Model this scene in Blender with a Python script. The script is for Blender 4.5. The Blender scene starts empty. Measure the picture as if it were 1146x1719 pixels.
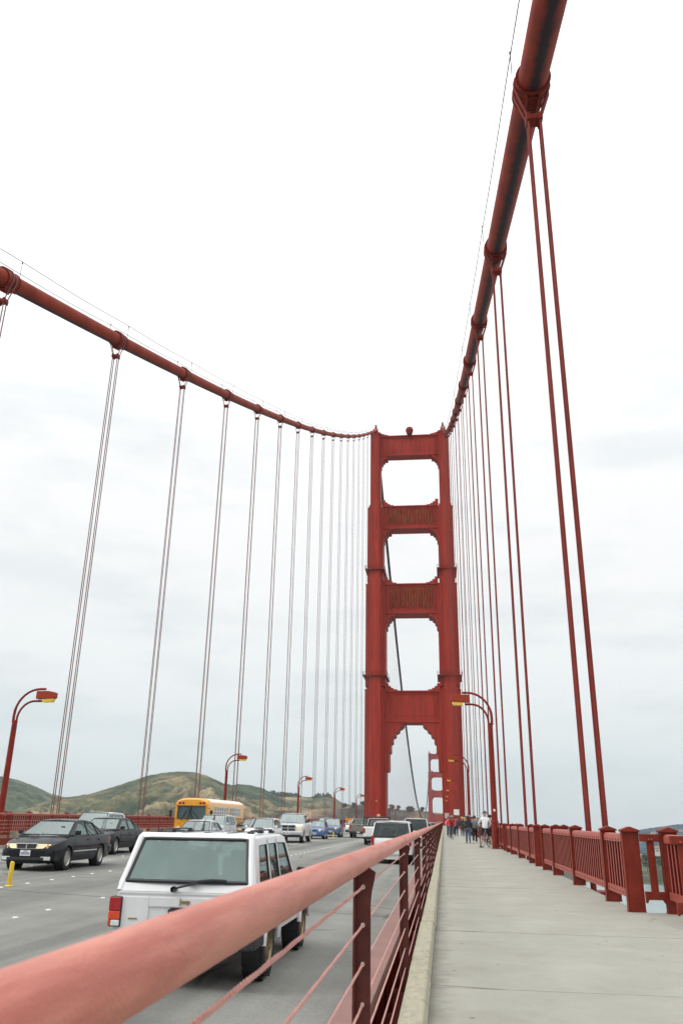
import bpy, bmesh, math, random
from mathutils import Vector, Matrix, noise
random.seed(7)
R = math.radians
PI = math.pi
scene = bpy.context.scene
col = scene.collection

# ------------------------------------------------------------------ camera, sky, sun, exposure
cam_d = bpy.data.cameras.new('camera')
cam = bpy.data.objects.new('camera', cam_d)
col.objects.link(cam)
cam_d.sensor_fit = 'VERTICAL'
cam_d.sensor_height = 36.0
cam_d.sensor_width = 24.0
cam_d.lens = 36.0 * 1356.3 / 1719.0
cam_d.clip_start = 0.05
cam_d.clip_end = 30000
cam_d.dof.use_dof = True
cam_d.dof.focus_distance = 14.0
cam_d.dof.aperture_fstop = 7.0
p_, y_, r_ = R(20.845), R(7.121), R(1.025)
fwd = Vector((-math.sin(y_) * math.cos(p_), math.cos(y_) * math.cos(p_), math.sin(p_)))
rgt = Vector((math.cos(y_), math.sin(y_), 0))
upv = rgt.cross(fwd)
r2 = rgt * math.cos(r_) + upv * math.sin(r_)
u2 = -rgt * math.sin(r_) + upv * math.cos(r_)
M4 = Matrix((( r2.x, u2.x, -fwd.x, 10.23), (r2.y, u2.y, -fwd.y, 0.0), (r2.z, u2.z, -fwd.z, 1.3), (0, 0, 0, 1)))
cam.matrix_world = M4
scene.camera = cam

SUN_EL, SUN_AZ = R(48), R(248)
world = bpy.data.worlds.new('World')
scene.world = world
world.use_nodes = True
wn = world.node_tree
wn.nodes.clear()
def N(nt, t, **kw):
    n = nt.nodes.new(t)
    for k, v in kw.items():
        setattr(n, k, v)
    return n
def L(nt, a, b):
    nt.links.new(a, b)
wo = N(wn, 'ShaderNodeOutputWorld')
bg_sky = N(wn, 'ShaderNodeBackground'); bg_sky.inputs['Strength'].default_value = 0.08
sky = N(wn, 'ShaderNodeTexSky', sky_type='NISHITA')
sky.sun_disc = False; sky.sun_elevation = SUN_EL; sky.sun_rotation = SUN_AZ
L(wn, sky.outputs[0], bg_sky.inputs['Color'])
tc = N(wn, 'ShaderNodeTexCoord')
sep = N(wn, 'ShaderNodeSeparateXYZ'); L(wn, tc.outputs['Generated'], sep.inputs[0])
# overcast cloud deck: brighter towards the zenith (CIE overcast), soft streaks
ramp = N(wn, 'ShaderNodeValToRGB')
e = ramp.color_ramp.elements
e[0].position = 0.0; e[0].color = (.74, .82, .835, 1)
e[1].position = 1.0; e[1].color = (2.15, 2.17, 2.18, 1)
for pos, c in ((.05, (.775, .85, .86, 1)), (.14, (.89, .93, .935, 1)), (.26, (.98, .99, .99, 1)), (.42, (1.04, 1.045, 1.045, 1)), (.66, (1.35, 1.36, 1.36, 1))):
    q = ramp.color_ramp.elements.new(pos); q.color = c
L(wn, sep.outputs['Z'], ramp.inputs[0])
mp = N(wn, 'ShaderNodeMapping'); mp.inputs['Scale'].default_value = (2.6, 2.6, 9.0)
L(wn, tc.outputs['Generated'], mp.inputs[0])
nz = N(wn, 'ShaderNodeTexNoise'); nz.inputs['Scale'].default_value = 1.6; nz.inputs['Detail'].default_value = 5; nz.inputs['Roughness'].default_value = .55
L(wn, mp.outputs[0], nz.inputs['Vector'])
nr = N(wn, 'ShaderNodeValToRGB')
nr.color_ramp.elements[0].position = .34; nr.color_ramp.elements[0].color = (.92, .945, .953, 1)
nr.color_ramp.elements[1].position = .52; nr.color_ramp.elements[1].color = (1.04, 1.04, 1.04, 1)
L(wn, nz.outputs[0], nr.inputs[0])
mulc = N(wn, 'ShaderNodeMix', data_type='RGBA', blend_type='MULTIPLY')
mulc.inputs['Factor'].default_value = 1
L(wn, ramp.outputs[0], mulc.inputs[6]); L(wn, nr.outputs[0], mulc.inputs[7])
bg_c = N(wn, 'ShaderNodeBackground'); bg_c.inputs['Strength'].default_value = 1.0
L(wn, mulc.outputs[2], bg_c.inputs['Color'])
mxs = N(wn, 'ShaderNodeMixShader'); mxs.inputs[0].default_value = .95
L(wn, bg_sky.outputs[0], mxs.inputs[1]); L(wn, bg_c.outputs[0], mxs.inputs[2])
L(wn, mxs.outputs[0], wo.inputs['Surface'])

sun_d = bpy.data.lights.new('sun', 'SUN'); sun_d.energy = 1.4; sun_d.angle = R(22); sun_d.color = (1, .97, .92)
sun = bpy.data.objects.new('sun', sun_d); col.objects.link(sun)
sd = Vector((math.sin(SUN_AZ) * math.cos(SUN_EL), math.cos(SUN_AZ) * math.cos(SUN_EL), math.sin(SUN_EL)))
sun.rotation_euler = sd.to_track_quat('Z', 'Y').to_euler()
sun.location = (60, -120, 200)

vs = scene.view_settings
vs.view_transform = 'Standard'; vs.look = 'None'; vs.exposure = 0.0; vs.gamma = 1.0; vs.use_curve_mapping = False
scene.cycles.max_bounces = 8
scene.cycles.transparent_max_bounces = 12
scene.cycles.volume_bounces = 0
scene.cycles.use_denoising = True
scene.cycles.denoising_input_passes = 'RGB_ALBEDO_NORMAL'
scene.cycles.denoising_prefilter = 'ACCURATE'

# ------------------------------------------------------------------ materials
def mat(name, base, rough=.6, metal=0.0, var=.0, vscale=3.0, bump=0.0, bscale=40.0, coat=0.0, spec=.5, stain=None, stretch=None, emit=None, coord='Object'):
    m = bpy.data.materials.new(name); m.use_nodes = True
    nt = m.node_tree; b = nt.nodes['Principled BSDF']
    b.inputs['Base Color'].default_value = (*base, 1)
    b.inputs['Roughness'].default_value = rough
    b.inputs['Metallic'].default_value = metal
    b.inputs['Specular IOR Level'].default_value = spec
    b.inputs['Coat Weight'].default_value = coat
    b.inputs['Coat Roughness'].default_value = .04
    t = N(nt, 'ShaderNodeTexCoord')
    vec = t.outputs[coord]
    if stretch:
        mpn = N(nt, 'ShaderNodeMapping'); mpn.inputs['Scale'].default_value = stretch
        L(nt, vec, mpn.inputs[0]); svec = mpn.outputs[0]
    else:
        svec = vec
    out = None
    if var > 0:
        n = N(nt, 'ShaderNodeTexNoise'); n.inputs['Scale'].default_value = vscale; n.inputs['Detail'].default_value = 6; n.inputs['Roughness'].default_value = .62
        L(nt, svec, n.inputs['Vector'])
        rp = N(nt, 'ShaderNodeValToRGB')
        rp.color_ramp.elements[0].position = .3; rp.color_ramp.elements[0].color = (*[c * (1 - var) for c in base], 1)
        rp.color_ramp.elements[1].position = .7; rp.color_ramp.elements[1].color = (*[min(1, c * (1 + var)) for c in base], 1)
        L(nt, n.outputs[0], rp.inputs[0]); out = rp.outputs[0]
    if stain:
        scol, sscale, lo, hi, amt = stain[:5]
        n2 = N(nt, 'ShaderNodeTexNoise'); n2.inputs['Scale'].default_value = sscale; n2.inputs['Detail'].default_value = 8; n2.inputs['Roughness'].default_value = .7
        L(nt, svec, n2.inputs['Vector'])
        mr = N(nt, 'ShaderNodeMapRange'); mr.inputs['From Min'].default_value = lo; mr.inputs['From Max'].default_value = hi; mr.inputs['To Max'].default_value = amt
        L(nt, n2.outputs[0], mr.inputs[0])
        mx = N(nt, 'ShaderNodeMix', data_type='RGBA')
        L(nt, mr.outputs[0], mx.inputs['Factor'])
        if out is not None: L(nt, out, mx.inputs[6])
        else: mx.inputs[6].default_value = (*base, 1)
        mx.inputs[7].default_value = (*scol, 1)
        out = mx.outputs[2]
    if out is not None:
        L(nt, out, b.inputs['Base Color'])
    if bump > 0:
        nb = N(nt, 'ShaderNodeTexNoise'); nb.inputs['Scale'].default_value = bscale; nb.inputs['Detail'].default_value = 4
        L(nt, vec, nb.inputs['Vector'])
        bp = N(nt, 'ShaderNodeBump'); bp.inputs['Strength'].default_value = bump; bp.inputs['Distance'].default_value = .02
        L(nt, nb.outputs[0], bp.inputs['Height']); L(nt, bp.outputs[0], b.inputs['Normal'])
    if emit:
        b.inputs['Emission Color'].default_value = (*emit[0], 1); b.inputs['Emission Strength'].default_value = emit[1]
    return m

M = {}
M['tower'] = mat('tower_red', (.375, .034, .018), .6, spec=.2, var=.12, vscale=.35, stretch=(1, 1, .25), stain=((.30, .035, .03), .5, .5, .75, .55))
M['tower_rust'] = mat('weathered_red', (.30, .032, .016), .7, spec=.2, var=.3, vscale=.9, stretch=(1.6, 1, .5), stain=((.17, .10, .03), .55, .45, .62, .8))
M['red'] = mat('bridge_red', (.23, .022, .010), .55, spec=.22, var=.18, vscale=2.0, bump=.05, bscale=60, stain=((.16, .03, .022), 1.7, .56, .8, .6))
M['red_rail'] = mat('rail_red', (.21, .026, .014), .55, spec=.25, var=.2, vscale=5, bump=.1, bscale=90, stain=((.12, .03, .022), 3.0, .58, .78, .7))
M['red_lit'] = mat('rail_red_lit', (.35, .082, .06), .5, spec=.35, var=.1, vscale=4, bump=.08, bscale=90, stain=((.2, .05, .035), 4.0, .6, .8, .5))  # lit copy of the rail red: light on the rails put into the colour
M['handrail'] = mat('handrail_faded_red', (.56, .19, .13), .4, var=.10, vscale=5, bump=.22, bscale=200, stain=((.40, .085, .055), 5.5, .46, .62, .8), stretch=(2.2, .22, 2.2))
M['post_dark'] = mat('dark_maroon_post', (.095, .026, .021), .55, spec=.2, var=.22, vscale=9, bump=.08, bscale=150)
M['railcable'] = mat('faded_red_wire', (.50, .24, .205), .45, var=.12, vscale=12)
M['rope'] = mat('suspender_red', (.22, .032, .024), .65, spec=.2, var=.25, vscale=1.2, bump=.5, bscale=60)
M['rope_grey'] = mat('suspender_weathered', (.21, .10, .088), .65, spec=.2, var=.25, vscale=.8)
M['band'] = mat('band_red', (.22, .028, .015), .6, spec=.15, var=.22, vscale=2.5, bump=.06, bscale=40, stain=((.04, .03, .03), 2.2, .55, .75, .7))
M['wire'] = mat('hand_wire', (.10, .10, .11), .5)
M['blackmetal'] = mat('black_metal', (.02, .02, .022), .45)
M['concrete'] = mat('kerb_concrete', (.37, .345, .255), .9, var=.14, vscale=7, bump=.15, bscale=90, stain=((.17, .158, .11), 6, .52, .72, .75), stretch=(3, 1, .6))
M['amber'] = mat('amber_lens', (.85, .58, .05), .3, var=.06, vscale=6)
M['lamp_red'] = mat('lamp_red', (.34, .042, .018), .55, var=.15, vscale=6, spec=.25)
M['yellow'] = mat('yellow_marker', (.72, .47, .02), .5, var=.15, vscale=8)
M['button'] = mat('white_button', (.72, .72, .70), .5, var=.08, vscale=20)
M['tyre'] = mat('tyre_rubber', (.018, .018, .019), .85, var=.2, vscale=20)
M['rim'] = mat('alloy_rim', (.55, .54, .5), .35, metal=.8, var=.08, vscale=15)
M['rim_gold'] = mat('gold_alloy_rim', (.25, .19, .11), .4, metal=.7, var=.12, vscale=15)
M['chrome'] = mat('chrome', (.75, .76, .78), .12, metal=1.0)
M['blackplastic'] = mat('black_plastic', (.022, .024, .028), .55, var=.1, vscale=20)
M['white_paint'] = mat('white_paint', (.74, .745, .75), .35, coat=.5, var=.03, vscale=3, stain=((.5, .49, .46), 2.5, .62, .85, .35))
M['white_paint2'] = mat('clean_white_paint', (.78, .78, .78), .35, coat=.6, var=.02)
M['silver_paint'] = mat('silver_paint', (.55, .57, .59), .35, metal=.15, coat=.5, var=.04)
M['black_paint'] = mat('black_paint', (.006, .008, .012), .5, coat=.42, var=.1, spec=.15)
M['charcoal_paint'] = mat('charcoal_paint', (.008, .009, .013), .5, coat=.42, var=.1, spec=.15)
M['grey_paint'] = mat('grey_paint', (.2, .215, .23), .3, metal=.3, coat=.6)
M['blue_paint'] = mat('blue_paint', (.045, .12, .33), .32, coat=.8, var=.05)
M['steel_blue_paint'] = mat('steel_blue_paint', (.075, .12, .24), .32, coat=.8, var=.05)
M['beige_paint'] = mat('beige_paint', (.22, .20, .16), .35, coat=.5, var=.06)
M['bus_yellow'] = mat('bus_yellow', (.80, .36, .012), .35, coat=.4, var=.06, vscale=1.5)
M['bus_white'] = mat('bus_white_roof', (.78, .75, .68), .45, var=.04)
M['headlight'] = mat('headlight_lens', (.75, .66, .40), .12, coat=.6, var=.1, vscale=30, emit=((1, .85, .5), .25))
M['clearlamp'] = mat('clear_lamp', (.7, .72, .7), .12, coat=.6, var=.15, vscale=40)
M['amber_lamp'] = mat('amber_lamp', (.75, .32, .12), .2, coat=.5)
M['taillight'] = mat('tail_light_red', (.36, .006, .012), .18, coat=.7, var=.25, vscale=25)
M['taillight_orange'] = mat('tail_light_orange', (.68, .06, .012), .18, coat=.7, var=.2, vscale=25)
M['plate'] = mat('licence_plate', (.72, .73, .76), .5, var=.08, vscale=40)
M['platemark'] = mat('plate_mark', (.08, .09, .22), .6)
M['gold'] = mat('gold_badge', (.36, .25, .09), .4, metal=.5)
M['interior'] = mat('car_interior', (.035, .036, .038), .8, var=.2, vscale=10)
M['interior_tan'] = mat('car_interior_grey', (.16, .155, .145), .85, var=.15, vscale=8)
M['sign_white'] = mat('sign_white', (.74, .73, .71), .5, var=.05, vscale=5)
M['sign_grey'] = mat('sign_grey', (.42, .43, .40), .5, var=.05, vscale=5)
M['sign_orange'] = mat('sign_orange', (.80, .25, .03), .5, var=.05)
M['green_tree'] = mat('dark_tree_leaves', (.035, .06, .045), .8, var=.45, vscale=.12)
M['green_tree2'] = mat('shore_tree_leaves', (.06, .085, .05), .8, var=.45, vscale=.1)
M['trunk'] = mat('tree_bark', (.08, .06, .045), .9, var=.2)
M['house_white'] = mat('house_wall', (.6, .58, .54), .8, var=.1)
M['house_roof'] = mat('house_roof', (.22, .14, .11), .8, var=.15)
M['skin'] = mat('skin', (.52, .29, .2), .55, var=.06, vscale=12)
M['skin2'] = mat('skin_tan', (.38, .2, .13), .55, var=.06, vscale=12)
M['hair_dark'] = mat('dark_hair', (.016, .012, .011), .6, var=.3, vscale=40)
M['hair_brown'] = mat('brown_hair', (.09, .05, .03), .6, var=.3, vscale=40)
M['hair_blond'] = mat('blond_hair', (.5, .34, .14), .6, var=.2, vscale=40)
def cloth(n, c): return mat(n, c, .85, var=.12, vscale=14, bump=.3, bscale=60)
M['c_white'] = cloth('white_cloth', (.72, .74, .76)); M['c_navy'] = cloth('navy_cloth', (.014, .018, .03))
M['c_black'] = cloth('black_cloth', (.016, .015, .017)); M['c_grey'] = cloth('grey_knit', (.17, .18, .21))
M['c_jeans'] = cloth('blue_denim', (.055, .11, .19)); M['c_red'] = cloth('red_cloth', (.52, .018, .022))
M['c_pink'] = cloth('pink_cloth', (.72, .22, .26)); M['c_maroon'] = cloth('maroon_cloth', (.16, .018, .03))
M['c_yellow'] = cloth('yellow_cloth', (.75, .55, .16)); M['c_slate'] = cloth('slate_cloth', (.06, .075, .11)); M['c_green'] = cloth('dark_green_cloth', (.03, .045, .035))
M['c_dark'] = cloth('charcoal_cloth', (.035, .033, .04)); M['shoe'] = mat('dark_shoe', (.03, .028, .028), .6); M['shoe_w'] = mat('light_shoe', (.6, .6, .6), .6)
M['helmet'] = mat('bike_helmet', (.06, .065, .08), .35, coat=.5); M['helmet_w'] = mat('pale_helmet', (.35, .24, .2), .4, coat=.5)
M['bike'] = mat('bike_frame', (.3, .31, .33), .35, metal=.5, coat=.4); M['bike_dark'] = mat('dark_bike_frame', (.04, .05, .07), .35, coat=.5)

def glass(name, tint, film_col, fac, fd):
    # tinted clear pane: part clear, part mirror, a dusty film with the milky sky sheen painted in
    m = bpy.data.materials.new(name); m.use_nodes = True; nt = m.node_tree
    o = nt.nodes['Material Output']; nt.nodes.remove(nt.nodes['Principled BSDF'])
    tr = N(nt, 'ShaderNodeBsdfTransparent'); tr.inputs[0].default_value = (*tint, 1)
    gl = N(nt, 'ShaderNodeBsdfGlossy'); gl.inputs['Roughness'].default_value = .02; gl.inputs['Color'].default_value = (.86, .97, .95, 1)
    df = N(nt, 'ShaderNodeBsdfDiffuse'); t = N(nt, 'ShaderNodeTexCoord')
    n = N(nt, 'ShaderNodeTexNoise'); n.inputs['Scale'].default_value = 3.0; n.inputs['Detail'].default_value = 5; L(nt, t.outputs['Object'], n.inputs['Vector'])
    mx = N(nt, 'ShaderNodeMix', data_type='RGBA'); mx.inputs[6].default_value = (*[c * .8 for c in film_col], 1); mx.inputs[7].default_value = (*[c * 1.2 for c in film_col], 1)
    L(nt, n.outputs[0], mx.inputs['Factor']); L(nt, mx.outputs[2], df.inputs[0])
    lw = N(nt, 'ShaderNodeLayerWeight'); lw.inputs[0].default_value = .25
    mr = N(nt, 'ShaderNodeMath', operation='MULTIPLY_ADD'); L(nt, lw.outputs['Fresnel'], mr.inputs[0]); mr.inputs[1].default_value = .7; mr.inputs[2].default_value = fac
    m1 = N(nt, 'ShaderNodeMixShader'); m1.inputs[0].default_value = fd; L(nt, tr.outputs[0], m1.inputs[1]); L(nt, df.outputs[0], m1.inputs[2])
    ms = N(nt, 'ShaderNodeMixShader'); L(nt, mr.outputs[0], ms.inputs[0])
    L(nt, m1.outputs[0], ms.inputs[1]); L(nt, gl.outputs[0], ms.inputs[2]); L(nt, ms.outputs[0], o.inputs['Surface'])
    return m
M['glass'] = glass('car_glass', (.58, .68, .66), (.14, .17, .17), .09, .12)
M['glass_front'] = glass('windscreen_glass', (.62, .72, .70), (.24, .29, .28), .22, .2)
M['glass_rear'] = glass('tinted_rear_glass', (.58, .72, .68), (.36, .47, .44), .015, .42)
M['bus_glass'] = mat('bus_windscreen_glass', (.035, .07, .075), .08, coat=.6, var=.3, vscale=1.5)
M['glass_dark'] = glass('dark_glass', (.16, .2, .2), (.05, .06, .065), .02, .3)

# asphalt ------------------------------------------------
def road_mat():
    m = mat('asphalt', (.20, .203, .205), .85, bump=.6, bscale=55)
    nt = m.node_tree; b = nt.nodes['Principled BSDF']
    t = N(nt, 'ShaderNodeTexCoord')
    fine = N(nt, 'ShaderNodeTexNoise'); fine.inputs['Scale'].default_value = 38; fine.inputs['Detail'].default_value = 5; fine.inputs['Roughness'].default_value = .75
    L(nt, t.outputs['Object'], fine.inputs['Vector'])
    mpn = N(nt, 'ShaderNodeMapping'); mpn.inputs['Scale'].default_value = (1.3, .05, 1)
    L(nt, t.outputs['Object'], mpn.inputs[0])
    str_ = N(nt, 'ShaderNodeTexNoise'); str_.inputs['Scale'].default_value = 1.0; str_.inputs['Detail'].default_value = 4
    L(nt, mpn.outputs[0], str_.inputs['Vector'])
    blot = N(nt, 'ShaderNodeTexNoise'); blot.inputs['Scale'].default_value = .6; blot.inputs['Detail'].default_value = 7; blot.inputs['Roughness'].default_value = .6
    L(nt, t.outputs['Object'], blot.inputs['Vector'])
    def mixv(a, bb, f):
        mm = N(nt, 'ShaderNodeMath', operation='MULTIPLY_ADD'); L(nt, bb, mm.inputs[0]); mm.inputs[1].default_value = f; L(nt, a, mm.inputs[2]); return mm.outputs[0]
    base = N(nt, 'ShaderNodeValue'); base.outputs[0].default_value = -.62
    v = mixv(base.outputs[0], fine.outputs[0], .95); v = mixv(v, str_.outputs[0], .75); v = mixv(v, blot.outputs[0], .55)
    rp = N(nt, 'ShaderNodeValToRGB'); rp.color_ramp.elements[0].position = .18; rp.color_ramp.elements[0].color = (.108, .11, .10, 1)
    rp.color_ramp.elements[1].position = .8; rp.color_ramp.elements[1].color = (.30, .298, .272, 1)
    L(nt, v, rp.inputs[0]); L(nt, rp.outputs[0], b.inputs['Base Color'])
    return m
M['asphalt'] = road_mat()
M['walk'] = mat('walk_concrete', (.312, .306, .262), .9, var=.09, vscale=1.1, bump=.28, bscale=70, stain=((.22, .21, .175), 1.6, .5, .75, .45))
def spots(m):
    nt = m.node_tree; b = nt.nodes['Principled BSDF']
    src = b.inputs['Base Color'].links[0].from_socket
    t = N(nt, 'ShaderNodeTexCoord')
    vo = N(nt, 'ShaderNodeTexVoronoi'); vo.inputs['Scale'].default_value = 2.3; L(nt, t.outputs['Object'], vo.inputs['Vector'])
    mr = N(nt, 'ShaderNodeMapRange'); mr.inputs['From Min'].default_value = .035; mr.inputs['From Max'].default_value = .06; mr.inputs['To Min'].default_value = .85; mr.inputs['To Max'].default_value = 0
    L(nt, vo.outputs['Distance'], mr.inputs[0])
    gate = N(nt, 'ShaderNodeMath', operation='GREATER_THAN'); sx = N(nt, 'ShaderNodeSeparateColor'); L(nt, vo.outputs['Color'], sx.inputs[0]); L(nt, sx.outputs[0], gate.inputs[0]); gate.inputs[1].default_value = .45
    mu = N(nt, 'ShaderNodeMath', operation='MULTIPLY'); L(nt, mr.outputs[0], mu.inputs[0]); L(nt, gate.outputs[0], mu.inputs[1])
    mx = N(nt, 'ShaderNodeMix', data_type='RGBA'); L(nt, mu.outputs[0], mx.inputs['Factor']); L(nt, src, mx.inputs[6]); mx.inputs[7].default_value = (.10, .095, .08, 1)
    fn = N(nt, 'ShaderNodeTexNoise'); fn.inputs['Scale'].default_value = 90; fn.inputs['Detail'].default_value = 3; L(nt, t.outputs['Object'], fn.inputs['Vector'])
    m2 = N(nt, 'ShaderNodeMix', data_type='RGBA', blend_type='OVERLAY'); m2.inputs['Factor'].default_value = .35
    L(nt, mx.outputs[2], m2.inputs[6]); L(nt, fn.outputs[0], m2.inputs[7])
    L(nt, m2.outputs[2], b.inputs['Base Color'])
spots(M['walk'])
def wear(m, col_, scale, wobble, width, gate_scale, gate_lo, amt, spot_scale=None, spot_col=None):
    # hairline cracks (and optional paler scuffs) laid over what the material already has
    nt = m.node_tree; b = nt.nodes['Principled BSDF']; src = b.inputs['Base Color'].links[0].from_socket
    t = N(nt, 'ShaderNodeTexCoord'); n = N(nt, 'ShaderNodeTexNoise'); n.inputs['Scale'].default_value = scale * 2.2; n.inputs['Detail'].default_value = 5; L(nt, t.outputs['Object'], n.inputs['Vector'])
    mxv = N(nt, 'ShaderNodeMix', data_type='RGBA', blend_type='LINEAR_LIGHT'); mxv.inputs['Factor'].default_value = wobble; L(nt, t.outputs['Object'], mxv.inputs[6]); L(nt, n.outputs['Color'], mxv.inputs[7])
    vo = N(nt, 'ShaderNodeTexVoronoi', feature='DISTANCE_TO_EDGE'); vo.inputs['Scale'].default_value = scale; L(nt, mxv.outputs[2], vo.inputs['Vector'])
    mr = N(nt, 'ShaderNodeMapRange'); mr.inputs['From Min'].default_value = width; mr.inputs['From Max'].default_value = width * 2.2; mr.inputs['To Min'].default_value = amt; mr.inputs['To Max'].default_value = 0; L(nt, vo.outputs['Distance'], mr.inputs[0])
    g = N(nt, 'ShaderNodeTexNoise'); g.inputs['Scale'].default_value = gate_scale; L(nt, t.outputs['Object'], g.inputs['Vector'])
    gr = N(nt, 'ShaderNodeMapRange'); gr.inputs['From Min'].default_value = gate_lo; gr.inputs['From Max'].default_value = gate_lo + .08; L(nt, g.outputs[0], gr.inputs[0])
    mu = N(nt, 'ShaderNodeMath', operation='MULTIPLY'); L(nt, mr.outputs[0], mu.inputs[0]); L(nt, gr.outputs[0], mu.inputs[1])
    mx = N(nt, 'ShaderNodeMix', data_type='RGBA'); L(nt, mu.outputs[0], mx.inputs['Factor']); L(nt, src, mx.inputs[6]); mx.inputs[7].default_value = (*col_, 1)
    out = mx.outputs[2]
    if spot_scale:
        v2 = N(nt, 'ShaderNodeTexNoise'); v2.inputs['Scale'].default_value = spot_scale; v2.inputs['Detail'].default_value = 9; v2.inputs['Roughness'].default_value = .78; L(nt, t.outputs['Object'], v2.inputs['Vector'])
        m2 = N(nt, 'ShaderNodeMapRange'); m2.inputs['From Min'].default_value = .63; m2.inputs['From Max'].default_value = .70; m2.inputs['To Max'].default_value = .75; L(nt, v2.outputs[0], m2.inputs[0])
        mx2 = N(nt, 'ShaderNodeMix', data_type='RGBA'); L(nt, m2.outputs[0], mx2.inputs['Factor']); L(nt, out, mx2.inputs[6]); mx2.inputs[7].default_value = (*spot_col, 1); out = mx2.outputs[2]
    L(nt, out, b.inputs['Base Color'])
wear(M['walk'], (.13, .125, .10), .32, .28, .0045, .35, .50, .75, 5.0, (.235, .23, .19))
wear(M['asphalt'], (.05, .05, .05), .22, .3, .005, .2, .52, .8)
wear(M['handrail'], (.22, .045, .03), 7, .3, .004, 2.0, .52, .8, 12.0, (.62, .36, .31))
wear(M['handrail'], (.2, .04, .03), 14, .4, .002, 3.0, .6, .5, 23.0, (.16, .05, .04))
wear(M['red_rail'], (.10, .02, .015), 3, .3, .003, 1.5, .6, .4, 9.0, (.09, .028, .02))
wear(M['concrete'], (.16, .15, .11), .5, .3, .004, .8, .55, .5, 9.0, (.25, .235, .175))
# grime swept up against the kerb, a band with its own uneven edge
def kerb_grime(m):
    nt = m.node_tree; b = nt.nodes['Principled BSDF']; src = b.inputs['Base Color'].links[0].from_socket
    t = N(nt, 'ShaderNodeTexCoord'); s = N(nt, 'ShaderNodeSeparateXYZ'); L(nt, t.outputs['Object'], s.inputs[0])
    n = N(nt, 'ShaderNodeTexNoise'); n.inputs['Scale'].default_value = 4; n.inputs['Detail'].default_value = 6; L(nt, t.outputs['Object'], n.inputs['Vector'])
    a = N(nt, 'ShaderNodeMath', operation='MULTIPLY_ADD'); L(nt, n.outputs[0], a.inputs[0]); a.inputs[1].default_value = -.5; L(nt, s.outputs[0], a.inputs[2])
    mr = N(nt, 'ShaderNodeMapRange'); mr.inputs['From Min'].default_value = 9.83; mr.inputs['From Max'].default_value = 10.02; mr.inputs['To Min'].default_value = .6; mr.inputs['To Max'].default_value = 0; L(nt, a.outputs[0], mr.inputs[0])
    mx = N(nt, 'ShaderNodeMix', data_type='RGBA'); L(nt, mr.outputs[0], mx.inputs['Factor']); L(nt, src, mx.inputs[6]); mx.inputs[7].default_value = (.15, .145, .115, 1); L(nt, mx.outputs[2], b.inputs['Base Color'])
kerb_grime(M['walk'])
# tyre-polished and oil-darkened tracks along each lane
def lanes(m):
    nt = m.node_tree; b = nt.nodes['Principled BSDF']; src = b.inputs['Base Color'].links[0].from_socket
    t = N(nt, 'ShaderNodeTexCoord'); s = N(nt, 'ShaderNodeSeparateXYZ'); L(nt, t.outputs['Object'], s.inputs[0])
    ad = N(nt, 'ShaderNodeMath', operation='MULTIPLY_ADD'); L(nt, s.outputs[0], ad.inputs[0]); ad.inputs[1].default_value = 1 / 1.4; ad.inputs[2].default_value = -.1
    pp = N(nt, 'ShaderNodeMath', operation='PINGPONG'); L(nt, ad.outputs[0], pp.inputs[0]); pp.inputs[1].default_value = 1.0
    mpn = N(nt, 'ShaderNodeMapping'); mpn.inputs['Scale'].default_value = (2.0, .11, 1); L(nt, t.outputs['Object'], mpn.inputs[0])
    n = N(nt, 'ShaderNodeTexNoise'); n.inputs['Scale'].default_value = 1.3; n.inputs['Detail'].default_value = 7; n.inputs['Roughness'].default_value = .65; L(nt, mpn.outputs[0], n.inputs['Vector'])
    mu = N(nt, 'ShaderNodeMath', operation='MULTIPLY'); L(nt, pp.outputs[0], mu.inputs[0]); L(nt, n.outputs[0], mu.inputs[1])
    mr = N(nt, 'ShaderNodeMapRange'); mr.inputs['From Min'].default_value = .18; mr.inputs['From Max'].default_value = .5; mr.inputs['To Max'].default_value = .85; L(nt, mu.outputs[0], mr.inputs[0])
    mx = N(nt, 'ShaderNodeMix', data_type='RGBA', blend_type='MULTIPLY'); L(nt, mr.outputs[0], mx.inputs['Factor']); L(nt, src, mx.inputs[6]); mx.inputs[7].default_value = (.62, .62, .63, 1); L(nt, mx.outputs[2], b.inputs['Base Color'])
lanes(M['asphalt'])
def streak(m, lo, hi, sc, z):
    nt = m.node_tree; b = nt.nodes['Principled BSDF']; src = b.inputs['Base Color'].links[0].from_socket
    t = N(nt, 'ShaderNodeTexCoord'); mpn = N(nt, 'ShaderNodeMapping'); mpn.inputs['Scale'].default_value = (1, 1, z); L(nt, t.outputs['Object'], mpn.inputs[0])
    n = N(nt, 'ShaderNodeTexNoise'); n.inputs['Scale'].default_value = sc; n.inputs['Detail'].default_value = 6; n.inputs['Roughness'].default_value = .7; L(nt, mpn.outputs[0], n.inputs['Vector'])
    rp = N(nt, 'ShaderNodeValToRGB'); rp.color_ramp.elements[0].position = .33; rp.color_ramp.elements[0].color = (lo, lo, lo, 1); rp.color_ramp.elements[1].position = .66; rp.color_ramp.elements[1].color = (hi, hi, hi, 1); L(nt, n.outputs[0], rp.inputs[0])
    mx = N(nt, 'ShaderNodeMix', data_type='RGBA', blend_type='MULTIPLY'); mx.inputs['Factor'].default_value = 1; L(nt, src, mx.inputs[6]); L(nt, rp.outputs[0], mx.inputs[7]); L(nt, mx.outputs[2], b.inputs['Base Color'])
streak(M['tower'], .72, 1.12, .9, .06); streak(M['tower_rust'], .6, 1.2, 1.8, .2); streak(M['red'], .75, 1.1, 9, .08); streak(M['red_rail'], .75, 1.12, 14, .12); streak(M['white_paint'], .93, 1.0, 5, .3)
M['picket_web'] = mat('shaded_web_red', (.13, .014, .009), .6, spec=.15, var=.2, vscale=6)  # deeper red painted in for the shade between pickets
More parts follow.
